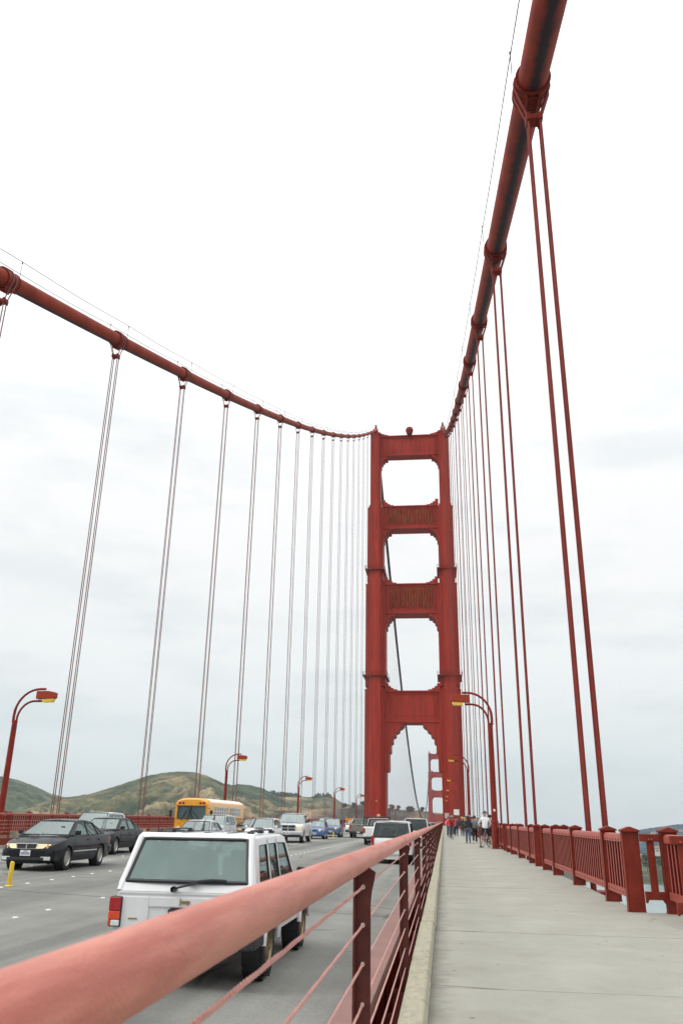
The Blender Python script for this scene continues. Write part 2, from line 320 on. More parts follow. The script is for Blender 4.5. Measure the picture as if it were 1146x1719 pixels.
M['picket_face'] = mat('lit_picket_face', (.40, .105, .08), .5, spec=.35, var=.14, vscale=5, stain=((.2, .05, .035), 2.5, .55, .75, .6))

# main cable: dark streak painted along its underside (u = turn round the cable)
def cable_mat(name, base, streak_col, amt):
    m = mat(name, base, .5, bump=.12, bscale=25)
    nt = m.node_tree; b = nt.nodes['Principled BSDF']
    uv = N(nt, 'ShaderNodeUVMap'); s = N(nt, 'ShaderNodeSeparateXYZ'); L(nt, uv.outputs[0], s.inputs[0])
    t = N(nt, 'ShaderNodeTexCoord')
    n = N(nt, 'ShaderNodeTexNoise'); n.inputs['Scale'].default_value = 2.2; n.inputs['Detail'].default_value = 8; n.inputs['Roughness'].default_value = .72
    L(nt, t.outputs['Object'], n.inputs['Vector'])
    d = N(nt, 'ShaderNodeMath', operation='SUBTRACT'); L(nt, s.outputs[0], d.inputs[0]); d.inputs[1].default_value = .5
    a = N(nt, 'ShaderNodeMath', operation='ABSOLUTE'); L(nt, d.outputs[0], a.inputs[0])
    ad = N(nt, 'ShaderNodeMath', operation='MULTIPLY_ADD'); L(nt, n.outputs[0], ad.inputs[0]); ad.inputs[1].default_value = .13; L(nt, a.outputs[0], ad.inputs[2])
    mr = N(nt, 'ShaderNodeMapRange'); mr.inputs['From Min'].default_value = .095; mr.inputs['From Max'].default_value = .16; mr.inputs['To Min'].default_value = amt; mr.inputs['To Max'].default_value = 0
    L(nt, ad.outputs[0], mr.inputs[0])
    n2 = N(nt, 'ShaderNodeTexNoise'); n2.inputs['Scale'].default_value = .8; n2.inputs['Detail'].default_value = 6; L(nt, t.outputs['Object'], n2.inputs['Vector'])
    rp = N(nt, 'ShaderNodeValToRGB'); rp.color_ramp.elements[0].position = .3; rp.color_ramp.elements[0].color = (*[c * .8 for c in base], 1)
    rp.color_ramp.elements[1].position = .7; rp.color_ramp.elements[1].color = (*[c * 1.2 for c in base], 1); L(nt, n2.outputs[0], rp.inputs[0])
    mx = N(nt, 'ShaderNodeMix', data_type='RGBA'); L(nt, mr.outputs[0], mx.inputs['Factor']); L(nt, rp.outputs[0], mx.inputs[6]); mx.inputs[7].default_value = (*streak_col, 1)
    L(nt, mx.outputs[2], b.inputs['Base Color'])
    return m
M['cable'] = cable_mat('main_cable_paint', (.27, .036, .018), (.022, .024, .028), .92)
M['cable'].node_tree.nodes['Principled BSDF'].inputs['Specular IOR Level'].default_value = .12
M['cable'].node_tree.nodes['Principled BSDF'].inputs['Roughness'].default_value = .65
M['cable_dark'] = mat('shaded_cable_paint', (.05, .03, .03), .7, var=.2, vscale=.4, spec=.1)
M['channel'] = mat('faded_channel_red', (.245, .125, .108), .55, var=.15, vscale=2.5, bump=.1, bscale=60, spec=.3, stain=((.20, .10, .085), 1.6, .45, .7, .7))

# ------------------------------------------------------------------ mesh helpers
class MB:
    def __init__(s): s.v = []; s.f = []; s.uv = None
    def add(s, vs, fs):
        o = len(s.v); s.v += [tuple(v) for v in vs]; s.f += [tuple(i + o for i in f) for f in fs]
        return s
    def box(s, c, d, rot=None):
        x, y, z = d[0] / 2, d[1] / 2, d[2] / 2
        vs = [Vector(p) for p in ((-x, -y, -z), (x, -y, -z), (x, y, -z), (-x, y, -z), (-x, -y, z), (x, -y, z), (x, y, z), (-x, y, z))]
        if rot is not None: vs = [rot @ v for v in vs]
        c = Vector(c)
        return s.add([v + c for v in vs], [(0, 3, 2, 1), (4, 5, 6, 7), (0, 1, 5, 4), (1, 2, 6, 5), (2, 3, 7, 6), (3, 0, 4, 7)])
    def b2(s, x0, x1, y0, y1, z0, z1):
        return s.box(((x0 + x1) / 2, (y0 + y1) / 2, (z0 + z1) / 2), (abs(x1 - x0), abs(y1 - y0), abs(z1 - z0)))
    def prism(s, poly, off):
        n = len(poly); off = Vector(off)
        a = [Vector(p) for p in poly]; b = [p + off for p in a]
        return s.add(a + b, [tuple(range(n - 1, -1, -1)), tuple(range(n, 2 * n))] + [(i, (i + 1) % n, n + (i + 1) % n, n + i) for i in range(n)])
    def quad(s, a, b, c, d): return s.add([a, b, c, d], [(0, 1, 2, 3)])
    def tube(s, pts, r, n=8, cap=True, up=None):
        pts = [Vector(p) for p in pts]; rs = r if isinstance(r, (list, tuple)) else [r] * len(pts)
        o = len(s.v); t0 = None
        for i, p in enumerate(pts):
            t = (pts[min(i + 1, len(pts) - 1)] - pts[max(i - 1, 0)]).normalized()
            if i == 0:
                a = Vector(up) if up else (Vector((0, 0, 1)) if abs(t.z) < .9 else Vector((1, 0, 0)))
                u = (a - t * a.dot(t)).normalized()
            else:
                u = (u - t * u.dot(t)).normalized()
            w = t.cross(u)
            for k in range(n):
                an = 2 * PI * k / n
                s.v.append(tuple(p + (u * math.cos(an) + w * math.sin(an)) * rs[i]))
        for i in range(len(pts) - 1):
            for k in range(n):
                a = o + i * n + k; b = o + i * n + (k + 1) % n
                s.f.append((a, b, b + n, a + n))
        if cap:
            s.f.append(tuple(o + k for k in range(n - 1, -1, -1)))
            e = o + (len(pts) - 1) * n
            s.f.append(tuple(e + k for k in range(n)))
        return s
    def lathe(s, prof, c, axis='x', n=20):
        o = len(s.v); c = Vector(c); m = len(prof)
        for k in range(n):
            an = 2 * PI * k / n; ca, sa = math.cos(an), math.sin(an)
            for (h, r) in prof:
                if axis == 'x': p = Vector((h, r * ca, r * sa))
                elif axis == 'y': p = Vector((r * sa, h, r * ca))
                else: p = Vector((r * ca, r * sa, h))
                s.v.append(tuple(p + c))
        for k in range(n):
            for i in range(m - 1):
                a = o + k * m + i; b = o + ((k + 1) % n) * m + i
                s.f.append((a, b, b + 1, a + 1))
        return s
    def build(s, name, m, parent=None, smooth=None, bevel=0, loc=None, local=None):
        me = bpy.data.meshes.new(name)
        me.from_pydata(s.v, [], s.f); me.update()
        me.materials.append(m)
        bm = bmesh.new(); bm.from_mesh(me); bmesh.ops.recalc_face_normals(bm, faces=bm.faces)
        if bevel:
            bmesh.ops.bevel(bm, geom=[e for e in bm.edges if len(e.link_faces) == 2 and e.calc_face_angle(0) > .5], offset=bevel, segments=2, affect='EDGES', profile=.6, clamp_overlap=True)
        bm.to_mesh(me); bm.free()
        if smooth:
            me.polygons.foreach_set('use_smooth', [True] * len(me.polygons))
            try: me.set_sharp_from_angle(angle=R(smooth))
            except Exception: pass
        return link(name, me, parent)
def link(name, me, parent=None):
    o = bpy.data.objects.new(name, me); col.objects.link(o)
    if parent is not None: o.parent = parent
    return o
def tag(o, label=None, cat=None, group=None, kind=None):
    if label: o['label'] = label
    if cat: o['category'] = cat
    if group: o['group'] = group
    if kind: o['kind'] = kind
    return o
def thing(name, label, cat, loc=(0, 0, 0), rz=0, group=None):
    o = bpy.data.objects.new(name, None); o.empty_display_size = .2
    col.objects.link(o); o.location = loc; o.rotation_euler = (0, 0, rz)
    return tag(o, label, cat, group)
def copy_tree(o, parent=None, skip=None):
    c = o.copy(); col.objects.link(c)
    if parent is not None: c.parent = parent
    for ch in list(o.children): copy_tree(ch, c)
    return c
def place(o, loc, rz=0, label=None, group=None, cat=None):
    o.location = loc; o.rotation_euler = (0, 0, rz)
    return tag(o, label, cat, group)
ORD = ['first', 'second', 'third', 'fourth', 'fifth', 'sixth', 'seventh', 'eighth', 'ninth', 'tenth', 'eleventh', 'twelfth', 'thirteenth', 'fourteenth',
       'fifteenth', 'sixteenth', 'seventeenth', 'eighteenth', 'nineteenth', 'twentieth']
# ------------------------------------------------------------------ the setting
D0 = 300.0
def dz(y): return 0.0 if y < D0 else -33.0 * ((y - D0) / 1280.0) ** 2
def crown(x): return -.28 - (.035 if x > 0 else .017) * x
WATER = -72.0
# water
wm = bpy.data.materials.new('bay_water'); wm.use_nodes = True
nt = wm.node_tree; b = nt.nodes['Principled BSDF']
b.inputs['Base Color'].default_value = (.20, .26, .27, 1); b.inputs['Roughness'].default_value = .22; b.inputs['IOR'].default_value = 1.33
t = N(nt, 'ShaderNodeTexCoord'); n1 = N(nt, 'ShaderNodeTexNoise'); n1.inputs['Scale'].default_value = .12; n1.inputs['Detail'].default_value = 7; L(nt, t.outputs['Object'], n1.inputs['Vector'])
bp = N(nt, 'ShaderNodeBump'); bp.inputs['Strength'].default_value = .25; bp.inputs['Distance'].default_value = .6; L(nt, n1.outputs[0], bp.inputs['Height']); L(nt, bp.outputs[0], b.inputs['Normal'])
mb = MB(); mb.quad((-9000, -1500, WATER), (9000, -1500, WATER), (9000, 12000, WATER), (-9000, 12000, WATER))
tag(mb.build('water', wm), kind='structure')

# hills --------------------------------------------------
def hill_mat(name, cols, sc=1.0):
    m = bpy.data.materials.new(name); m.use_nodes = True; nt = m.node_tree; b = nt.nodes['Principled BSDF']
    b.inputs['Roughness'].default_value = .95; b.inputs['Specular IOR Level'].default_value = .1
    t = N(nt, 'ShaderNodeTexCoord')
    n1 = N(nt, 'ShaderNodeTexNoise'); n1.inputs['Scale'].default_value = .0052 * sc; n1.inputs['Detail'].default_value = 9; n1.inputs['Roughness'].default_value = .6; n1.inputs['Distortion'].default_value = .6
    L(nt, t.outputs['Object'], n1.inputs['Vector'])
    at = N(nt, 'ShaderNodeAttribute', attribute_name='cover')
    ad = N(nt, 'ShaderNodeMath', operation='MULTIPLY_ADD'); L(nt, at.outputs['Fac'], ad.inputs[0]); ad.inputs[1].default_value = .62; 
    sc1 = N(nt, 'ShaderNodeMath', operation='MULTIPLY_ADD'); L(nt, n1.outputs[0], sc1.inputs[0]); sc1.inputs[1].default_value = 1.15; sc1.inputs[2].default_value = -.47
    L(nt, sc1.outputs[0], ad.inputs[2])
    rp = N(nt, 'ShaderNodeValToRGB'); el = rp.color_ramp.elements
    el[0].position = .2; el[0].color = (*cols[0], 1); el[1].position = .82; el[1].color = (*cols[-1], 1)
    for i, c in enumerate(cols[1:-1]):
        q = el.new(.2 + .62 * (i + 1) / (len(cols) - 1)); q.color = (*c, 1)
    L(nt, ad.outputs[0], rp.inputs[0])
    n2 = N(nt, 'ShaderNodeTexVoronoi'); n2.inputs['Scale'].default_value = .085; L(nt, t.outputs['Object'], n2.inputs['Vector'])
    n3 = N(nt, 'ShaderNodeTexNoise'); n3.inputs['Scale'].default_value = .02; n3.inputs['Detail'].default_value = 8; n3.inputs['Roughness'].default_value = .75; L(nt, t.outputs['Object'], n3.inputs['Vector'])
    mx = N(nt, 'ShaderNodeMix', data_type='RGBA', blend_type='OVERLAY'); mx.inputs['Factor'].default_value = .85
    rg = N(nt, 'ShaderNodeValToRGB'); rg.color_ramp.elements[0].position = .40; rg.color_ramp.elements[0].color = (.13, .15, .12, 1); rg.color_ramp.elements[1].position = .60; rg.color_ramp.elements[1].color = (.78, .75, .70, 1)
    L(nt, n3.outputs[0], rg.inputs[0])
    L(nt, rp.outputs[0], mx.inputs[6]); L(nt, rg.outputs[0], mx.inputs[7])
    vd = N(nt, 'ShaderNodeMapRange'); vd.inputs['From Min'].default_value = .22; vd.inputs['From Max'].default_value = .36; vd.inputs['To Min'].default_value = .7; vd.inputs['To Max'].default_value = 0; L(nt, n2.outputs['Distance'], vd.inputs[0])
    gt = N(nt, 'ShaderNodeMapRange'); gt.inputs['From Min'].default_value = .47; gt.inputs['From Max'].default_value = .56; L(nt, n1.outputs[0], gt.inputs[0])
    gi = N(nt, 'ShaderNodeMath', operation='SUBTRACT'); gi.inputs[0].default_value = 1.15; L(nt, gt.outputs[0], gi.inputs[1])
    vm = N(nt, 'ShaderNodeMath', operation='MULTIPLY'); L(nt, vd.outputs[0], vm.inputs[0]); L(nt, gi.outputs[0], vm.inputs[1])
    mb_ = N(nt, 'ShaderNodeMix', data_type='RGBA'); L(nt, vm.outputs[0], mb_.inputs['Factor']); L(nt, mx.outputs[2], mb_.inputs[6]); mb_.inputs[7].default_value = (*[c * .8 for c in cols[0]], 1)
    L(nt, mb_.outputs[2], b.inputs['Base Color'])
    return m
def interp(tab, x):
    if x <= tab[0][0]: return tab[0][1]
    for (a, b_), (c, d) in zip(tab, tab[1:]):
        if x <= c:
            t = (x - a) / (c - a); t2 = t
            return b_ + (d - b_) * t2
    return tab[-1][1]
CX, CY = 10.23, 0.0
def terrain(name, prof, r0, wf, wb, m, seed, gully=26, steps=(240, 46), a0=None, a1=None, shorebase=0.0, power=1.0):
    nu, nv = steps
    az0 = prof[0][0] if a0 is None else a0; az1 = prof[-1][0] if a1 is None else a1
    vs, cov = [], []
    for i in range(nu + 1):
        az = az0 + (az1 - az0) * i / nu
        H0 = 1.3 + r0 * math.tan(R(interp(prof, az))) - WATER
        H0 += noise.fractal(Vector((az * r0 / 57 / 14, seed, 0)), 1, 2, 4) * 1.1
        for j in range(nv + 1):
            v = j / nv
            if v < .75:
                q = v / .75; r = r0 - wf * (1 - q)
                sh = (q ** power) * (.55 + .45 * q) if power != 1 else q * (1.35 - .35 * q)
            else:
                q = (v - .75) / .25; r = r0 + wb * q; sh = 1 - .75 * q * q
            X = CX + math.sin(R(az)) * r; Y = CY + math.cos(R(az)) * r
            g = noise.ridged_multi_fractal(Vector((X / 210 + seed + .25 * noise.noise(Vector((X / 300, Y / 300, 7))), Y / 520, seed)), .85, 2.1, 6, 1.0, 2.0)
            g2 = noise.fractal(Vector((X / 70, Y / 90 + seed, 3)), 1, 2, 5)
            fade = max(0, 1 - abs(sh)) if v < .75 else max(0, (v - .80) * 2)
            fr = min(1, v * 6)
            h = H0 * sh * fr + shorebase * (1 - sh)
            h += ((g - 1.1) * gully + g2 * gully * .35) * min(1, fade * 2.2) * fr * min(1, H0 / 60)
            if v < .02: h = -6
            vs.append((X, Y, WATER + h)); cov.append(max(0, min(1, (g - .45) * .75 + g2 * .35)))
    fs = [(i * (nv + 1) + j, (i + 1) * (nv + 1) + j, (i + 1) * (nv + 1) + j + 1, i * (nv + 1) + j + 1) for i in range(nu) for j in range(nv)]
    me = bpy.data.meshes.new(name); me.from_pydata(vs, [], fs); me.materials.append(m)
    at = me.attributes.new('cover', 'FLOAT', 'POINT'); at.data.foreach_set('value', cov)
    me.polygons.foreach_set('use_smooth', [True] * len(fs)); me.update()
    o = link(name, me); tag(o, kind='structure'); return o
hm_green = hill_mat('headland_green', [(.032, .055, .031), (.056, .078, .040), (.105, .097, .053), (.19, .155, .092), (.29, .24, .145)])
hm_dark = hill_mat('headland_dark_green', [(.028, .05, .036), (.046, .072, .046), (.068, .092, .054), (.115, .115, .07), (.2, .17, .11)])
hm_bluff = hill_mat('bluff_scrub', [(.055, .055, .048), (.095, .078, .065), (.135, .10, .08), (.2, .15, .10), (.32, .25, .155)], 2.2)
hm_far = hill_mat('far_shore', [(.022, .048, .07), (.03, .062, .088), (.04, .075, .10), (.06, .095, .12), (.12, .15, .16)], 1.5)  # blue of the distance haze put into the hill colours
hm_shore = hill_mat('near_shore', [(.05, .07, .045), (.085, .095, .06), (.13, .13, .08), (.28, .24, .12), (.38, .31, .16)], 3.0)
left_p = [(-48, 2.9), (-40, 3.1), (-33, 2.7), (-28.69, 2.19), (-27.62, 2.01), (-26.5, 1.65), (-25.55, 1.25), (-24.62, 1.05), (-23.5, .79), (-21.99, .46), (-20.09, .14)]
main_p = [(-30, .1), (-26.35, .59), (-24.62, 1.02), (-23.19, 1.27), (-21.4, 1.86), (-20.31, 2.26), (-19.57, 2.5), (-18.82, 2.67), (-17.67, 2.81), (-16.69, 2.8), (-15.89, 2.63), (-14.68, 2.13), (-14.08, 2.03), (-13.69, 2.11), (-12.9, 2.06), (-12.09, 1.88), (-11.28, 1.49), (-10.47, 1.09), (-9.67, .84), (-8.47, .49), (-6, .1)]
back_p = [(-14, .8), (-12.44, 1.05), (-11.68, 1.52), (-10.89, 1.52), (-9.69, 1.42), (-8.89, 1.38), (-8.3, 1.46), (-7.78, 1.55), (-7.3, 1.41), (-6.69, 1.04), (-6.1, .94), (-5.5, .99), (-4.91, .81), (-3, .7), (0, .5), (3, .2)]
bluff_p = [(-17, -.6), (-14.34, -.02), (-12.42, .5), (-10.84, .53), (-9.66, .6), (-8.47, .66), (-7.29, .75), (-6.49, .71), (-5.7, .91), (-4.11, .95), (-3.52, .72), (-2.53, .66), (-1.75, .65), (-.96, .58), (-.18, .48), (.2, .26), (3, -.3), (6, -1.0)]
low_p = [(-40, -.35), (-30, -.3), (-25, -.25), (-21, -.12), (-18, -.3), (-15, -.5), (-12, -.6)]
rfar_p = [(9, -.9), (11, -.5), (12.44, -.22), (12.79, -.16), (13.5, -.06), (14.2, .05), (14.76, .11), (17, .3), (21, .5), (27, .35)]
rsh_p = [(4.5, -2.0), (5.5, -1.62), (6.59, -1.35), (8, -1.75), (11, -1.78), (12.96, -1.72), (14.0, -1.62), (16, -1.6), (20, -1.5), (27, -1.7)]
terrain('hills', left_p, 2700, 900, 500, hm_dark, 3.1, gully=34, steps=(300, 80))
terrain('hills', main_p, 2350, 900, 500, hm_green, 8.4, gully=44, steps=(460, 100))
terrain('hills', back_p, 3000, 900, 500, hm_green, 5.7, gully=32, steps=(300, 70))
terrain('hills', bluff_p, 1850, 330, 300, hm_bluff, 12.3, gully=14, power=.6)
terrain('hills', low_p, 1800, 320, 320, hm_dark, 15.5, gully=10)
terrain('hills', rfar_p, 3400, 900, 600, hm_far, 21.2, gully=14)
terrain('shore', rsh_p, 1560, 330, 200, hm_shore, 25.9, gully=5, steps=(240, 46), power=.8)

# leafy clumps: crown of crumpled leaf-clump faces
def crown_mb(mb, c, r, hgt, n, rng, leaf):
    for _ in range(n):
        d = Vector((rng.gauss(0, 1), rng.gauss(0, 1), rng.gauss(0, 1))).normalized() * (rng.random() ** .4)
        p = Vector(c) + Vector((d.x * r, d.y * r, d.z * hgt))
        s = leaf * rng.uniform(.6, 1.4)
        a = Vector((rng.gauss(0, 1), rng.gauss(0, 1), rng.gauss(0, 1))).normalized(); bb = a.orthogonal().normalized()
        cc = a.cross(bb)
        mb.add([p + bb * s, p + cc * s * .8, p - bb * s * .9, p - cc * s * .7 + a * s * .5], [(0, 1, 2, 3)])
rng = random.Random(5)
def polar(az, r, el): return Vector((CX + math.sin(R(az)) * r, CY + math.cos(R(az)) * r, 1.3 + r * math.tan(R(el))))
wood = MB()
for i in range(95):
    az = rng.uniform(-11.95, -9.5) if i < 60 else rng.choice([rng.uniform(-8.6, -7.5), rng.uniform(-12.2, -11.6)])
    p = polar(az, 2990 - rng.uniform(0, 60), interp(back_p, az) - rng.uniform(.0, .3) * (.4 if i < 30 else 1))
    crown_mb(wood, p + Vector((0, 0, 2)), rng.uniform(7, 13), rng.uniform(6, 12), 42, rng, 3.8)
tag(wood.build('woods', M['green_tree']), 'far dark wood along the ridge behind the brown headland', 'woods', kind='stuff')
# single trees on the bluff seen through and beside the tower
def tree(label, group, az, r, el, cr, m, h):
    p = polar(az, r, el)
    tr = thing('tree', label, 'tree', (p.x, p.y, p.z - h * .4), rng.uniform(0, 6), group)
    MB().tube([(0, 0, -h * .35), (0, 0, h * .3), (h * .03, 0, h * .7)], [h * .05, h * .035, h * .015], 6).tube([(0, 0, h * .25), (h * .2, 0, h * .55)], [h * .025, h * .01], 5).tube([(0, 0, h * .3), (-h * .18, h * .05, h * .6)], [h * .025, h * .01], 5).build('trunk', M['trunk'], tr)
    mc = MB()
    for k in range(6):
        crown_mb(mc, (rng.uniform(-.5, .5) * cr, rng.uniform(-.5, .5) * cr, h * (.45 + .1 * k)), cr * rng.uniform(.45, .75), h * .2, 55, rng, cr * .17)
    mc.build('crown', m, tr)
    return tr
for az, el, cr in ((-6.55, .80, 8), (-5.95, .84, 9), (-5.4, .95, 8), (-3.4, .74, 9), (-3.0, .72, 8), (-2.35, .66, 10), (-2.15, .66, 9), (-1.45, .64, 8)):
    tree('dark tree on the skyline of the pale bluff behind the tower foot', 'trees on the bluff behind the tower', az, 1845, el, cr * .8, M['green_tree'], 11)
for i in range(30):
    az = rng.uniform(12.3, 15.6); r = rng.uniform(1260, 1500)
    el = -2.62 + (r - 1240) / 330 * .95
    tree('green tree on the far shore seen through the gap in the railing', 'trees on the far shore', az, r, el + .12, rng.uniform(6, 11), M['green_tree2'], rng.uniform(9, 15))
for i in range(10):
    az = rng.uniform(5.9, 6.8); r = rng.uniform(1290, 1500)
    tree('green tree on the shore seen through the second railing gap', 'trees on the shore beyond the second gap', az, r, -2.5 + (r - 1240) / 330 * 1.0 + .1, rng.uniform(6, 10), M['green_tree2'], rng.uniform(9, 14))
def house(label, group, az, r, el, w, h, rz):
    p = polar(az, r, el)
    hs = thing('house', label, 'house', (p.x, p.y, p.z), rz, group)
    MB().b2(-w / 2, w / 2, -w * .35, w * .35, -4, h).build('wall', M['house_white'], hs)
    MB().prism([(-w * .54, -w * .4, h), (w * .54, -w * .4, h), (w * .54, 0, h + w * .22), (-w * .54, 0, h + w * .22)], (0, 0, .4)).prism([(-w * .54, w * .4, h), (w * .54, w * .4, h), (w * .54, 0, h + w * .22), (-w * .54, 0, h + w * .22)], (0, 0, .4)).build('roof', M['house_roof'], hs)
    for k in (-1, 0, 1):
        MB().box((k * w * .3, -w * .36, h * .55), (w * .12, .3, h * .3)).build('window', M['glass_dark'], hs)
house('white house low on the near shore among trees', None, 13.05, 1545, -1.62, 16, 8, -.1)
for az, el in ((12.95, -.55), (13.2, -.75), (13.6, -.45), (13.75, -.6), (14.0, -.52), (14.4, -.7), (14.6, -.4)):
    house('tiny pale house on the blue hillside across the water', 'houses on the blue hillside', az, 3000, el, 14, 6, rng.uniform(-.6, .6))

# bridge deck --------------------------------------------
ys = [-40 + 4 * i for i in range(86)] + [300 + 40 * i for i in range(1, 33)]
ys = [y for y in ys if y <= 1580]
xs = [-9.45 + 18.9 * i / 24 for i in range(25)]
mb = MB()
vs_ = [(x, y, crown(x) + dz(y)) for y in ys for x in xs]; W_ = len(xs)
mb.add(vs_, [(j * W_ + i, j * W_ + i + 1, (j + 1) * W_ + i + 1, (j + 1) * W_ + i) for j in range(len(ys) - 1) for i in range(W_ - 1)])
road = mb.build('road', M['asphalt'], smooth=30); tag(road, kind='structure')
for yj in (18.9, 64.6, 110.3):
    m_ = MB()
    for i in range(24):
        x0, x1 = xs[i], xs[i + 1]
        z = max(crown(x0), crown(x1)) + .003
        m_.add([(x0, yj - .02 + .004 * math.sin(i), crown(x0) + .004), (x1, yj - .02 + .004 * math.sin(i + 1), crown(x1) + .004), (x1, yj + .015, crown(x1) + .004), (x0, yj + .015, crown(x0) + .004)], [(0, 1, 2, 3)])
    m_.build('expansion_joint', M['blackplastic'], road)
# lane buttons
btn = MB(); btn.lathe([(0, .055), (.008, .054), (.017, .04), (.02, .0)], (0, 0, 0), 'z', 10)
b0 = None
rngb = random.Random(3)
for x, yA, yB, st in ((2.84, 14.77 - 1.3, 112, 1.3), (.13, 18.0, 112, 1.3), (-2.7, 20.0, 112, 1.3)):
    y = yA
    while y < yB:
        skip = (x == .15 and 18.5 < y < 20.2) or rngb.random() < .05
        if not skip:
            if b0 is None:
                b0 = btn.build('lane_button', M['button'], road, smooth=50); o = b0
            else:
                o = b0.copy(); col.objects.link(o); o.parent = road
            o.location = (x + rngb.uniform(-.02, .02), y, crown(x) + .001)
        y += st
# deck body under the roadway and walkways
mb = MB(); mb.b2(-13.3, 13.3, -40, 300, -1.3, -.70); 
tag(mb.build('deck_slab', M['red']), kind='structure')
# sidewalks: one slab per joint-to-joint bay
JY = [.27 + 3.78 * k for k in range(-3, 79)]
for side in (1, -1):
    sw = thing('sidewalk', None, None); tag(sw, kind='structure')
    prof = [(13.32, -.3), (13.32, 0), (10.075, 0), (10.06, .10), (9.905, .105), (9.895, -.3)]
    base = None
    for k in range(len(JY) - 1):
        ln = JY[k + 1] - JY[k] - .014
        if base is None:
            m_ = MB()
            m_.prism([(13.32, 0, -.25), (13.32, 0, 0), (10.075, 0, 0), (10.075, 0, -.25)], (0, ln, 0))
            base = m_.build('paving_slab', M['walk'], sw, bevel=.006)
            kb = MB()
            pts = [(10.073, -.25), (10.073, .025), (10.085, .03), (10.06, .092), (10.045, .1), (9.915, .105), (9.9, .095), (9.895, -.25)]
            kb.prism([(x, 0, z) for x, z in pts], (0, ln + .004, 0))
            kerb0 = kb.build('kerb_stone', M['concrete'], sw, bevel=.004)
            o, q = base, kerb0
        else:
            o = base.copy(); col.objects.link(o); o.parent = sw
            q = kerb0.copy(); col.objects.link(q); q.parent = sw
        dzr = random.uniform(-.003, .003)
        o.location = (0, JY[k] + .007, dzr); q.location = (random.uniform(-.004, .004), JY[k] + .005, dzr)
        if side < 0:
            o.rotation_euler = (0, 0, PI); o.location.y = JY[k] + .007 + ln
            q.rotation_euler = (0, 0, PI); q.location.y = JY[k] + .007 + ln
# filler below slab joints
    
    jm = MB().b2(side * 9.93, side * 13.3, JY[0], JY[-1], -.35, -.03).build('joint_bed', M['blackplastic'], sw)

# roadside steel barrier ---------------------------------
def barrier(side, label, ztop, x0, w):
    t_ = thing('steel_barrier', label, 'barrier', (side * x0, -30, 0))
    Ln = 325
    zf = ztop
    mm = MB()
    mm.b2(0, side * w, 0, Ln, zf - .03, zf)
    mm.b2(0, side * .03, 0, Ln, -.66 if side > 0 else -.18, zf - .032)
    mm.b2(side * (w - .03), side * w, 0, Ln, zf - .12, zf - .032)
    mm.build('channel', M['channel'] if side > 0 else M['red_rail'], t_, bevel=.008)
    sup = MB().b2(side * .035, side * .2, -.012, .012, -.64, zf - .14).b2(side * .12, side * .15, -.05, .05, -.64, zf - .125)
    first = None
    for k in range(int(Ln / 1.41)):
        if side < 0 and k % 3: continue
        if first is None: first = sup.build('support', M['red_rail'], t_, bevel=.006); o = first
        else: o = first.copy(); col.objects.link(o); o.parent = t_
        o.location = (0, .6 + 1.41 * k, 0)
    return t_
barrier(1, 'faded red steel channel between the near lane and the sidewalk kerb', 0.0, 9.43, .215)
barrier(-1, 'low solid red steel barrier along the opposite side of the road', 0.27, 9.47, .26)
gk = MB().b2(-9.46, -9.36, -30, 295, -.3, -.02)
tag(gk.build('kerb', M['concrete'], bevel=.01), kind='structure')

# pipe-and-wire safety railing ---------------------------
def safety_rail(side, label, x0, zshift, y0, y1, npost_first, nw=7):
    t_ = thing('safety_railing', label, 'railing', (side * x0, 0, zshift))
    m_ = MB(); m_.tube([(0, y0, 1.118), (0, (y0 + y1) / 2, 1.118), (0, y1, 1.118)], .049, 28, up=(0, 0, 1))
    m_.build('handrail', M['handrail'] if side > 0 else M['red_lit'], t_, smooth=50)
    post = MB()
    # flat plate post: front silhouette with a shoulder, thin along the road
    pts = [(-.035, -.16), (.045, -.16), (.045, .93), (.05, .98), (.062, 1.03), (.068, 1.068), (.04, 1.085), (-.045, 1.085), (-.04, 1.03), (-.035, .97)]
    post.prism([(x * side, -.007, z) for x, z in pts], (0, .014, 0))
    post.b2(-.037 * side, -.025 * side, -.03, .03, -.16, 1.07)
    clampm = MB()
    for k in range(nw):
        z = .03 + .162 * k
        clampm.lathe([(-.022, .0), (-.022, .011), (.02, .013), (.02, 0)], (.01, 0, z), 'y', 8)
    first = c1 = None
    k = 0; y = y0 + .05
    pys = []
    y = 4.23
    while y > y0: y -= 4.23
    y += 4.23
    while y < y1:
        pys.append(y); y += 4.23
    for y in pys[:]:
        if first is None:
            first = post.build('post', M['post_dark'] if side > 0 else M['red_rail'], t_, bevel=.004); o = first
            c1 = clampm.build('wire_fitting', M['chrome'], first, smooth=50); c1['kind'] = 'stuff'
        else:
            o = first.copy(); col.objects.link(o); o.parent = t_
            if y < 60:
                c = c1.copy(); col.objects.link(c); c.parent = o
        o.location = (0, y, 0)
    for k in range(nw):
        z = .03 + .162 * k
        # wire rope: three lay strands twisted close to the camera
        w_ = MB()
        if side > 0:
            n = 220
            for s_ in range(3):
                pts = []
                for i in range(n + 1):
                    yy = -1.0 + 6.0 * i / n
                    an = 2 * PI * (yy / .075 + s_ / 3)
                    pts.append((.01 + .0035 * math.cos(an), yy, z + .0035 * math.sin(an)))
                w_.tube(pts, .0033, 5, cap=False)
            w_.tube([(.01, 5.0, z), (.01, 100, z), (.01, y1, z)], .0055, 6)
        else:
            w_.tube([(0, y0, z), (0, y1, z)], .0085, 5)
        w_.build('rail_wire', M['railcable'], t_, smooth=60)
    for y in ([8.72] + [8.72 + 12.69 * k for k in range(1, 12)] if side > 0 else []):
        MB().lathe([(-.0012, .0497), (.0012, .0497)], (0, y, 1.118), 'y', 24).build('rail_joint', M['blackplastic'], t_)
    return t_
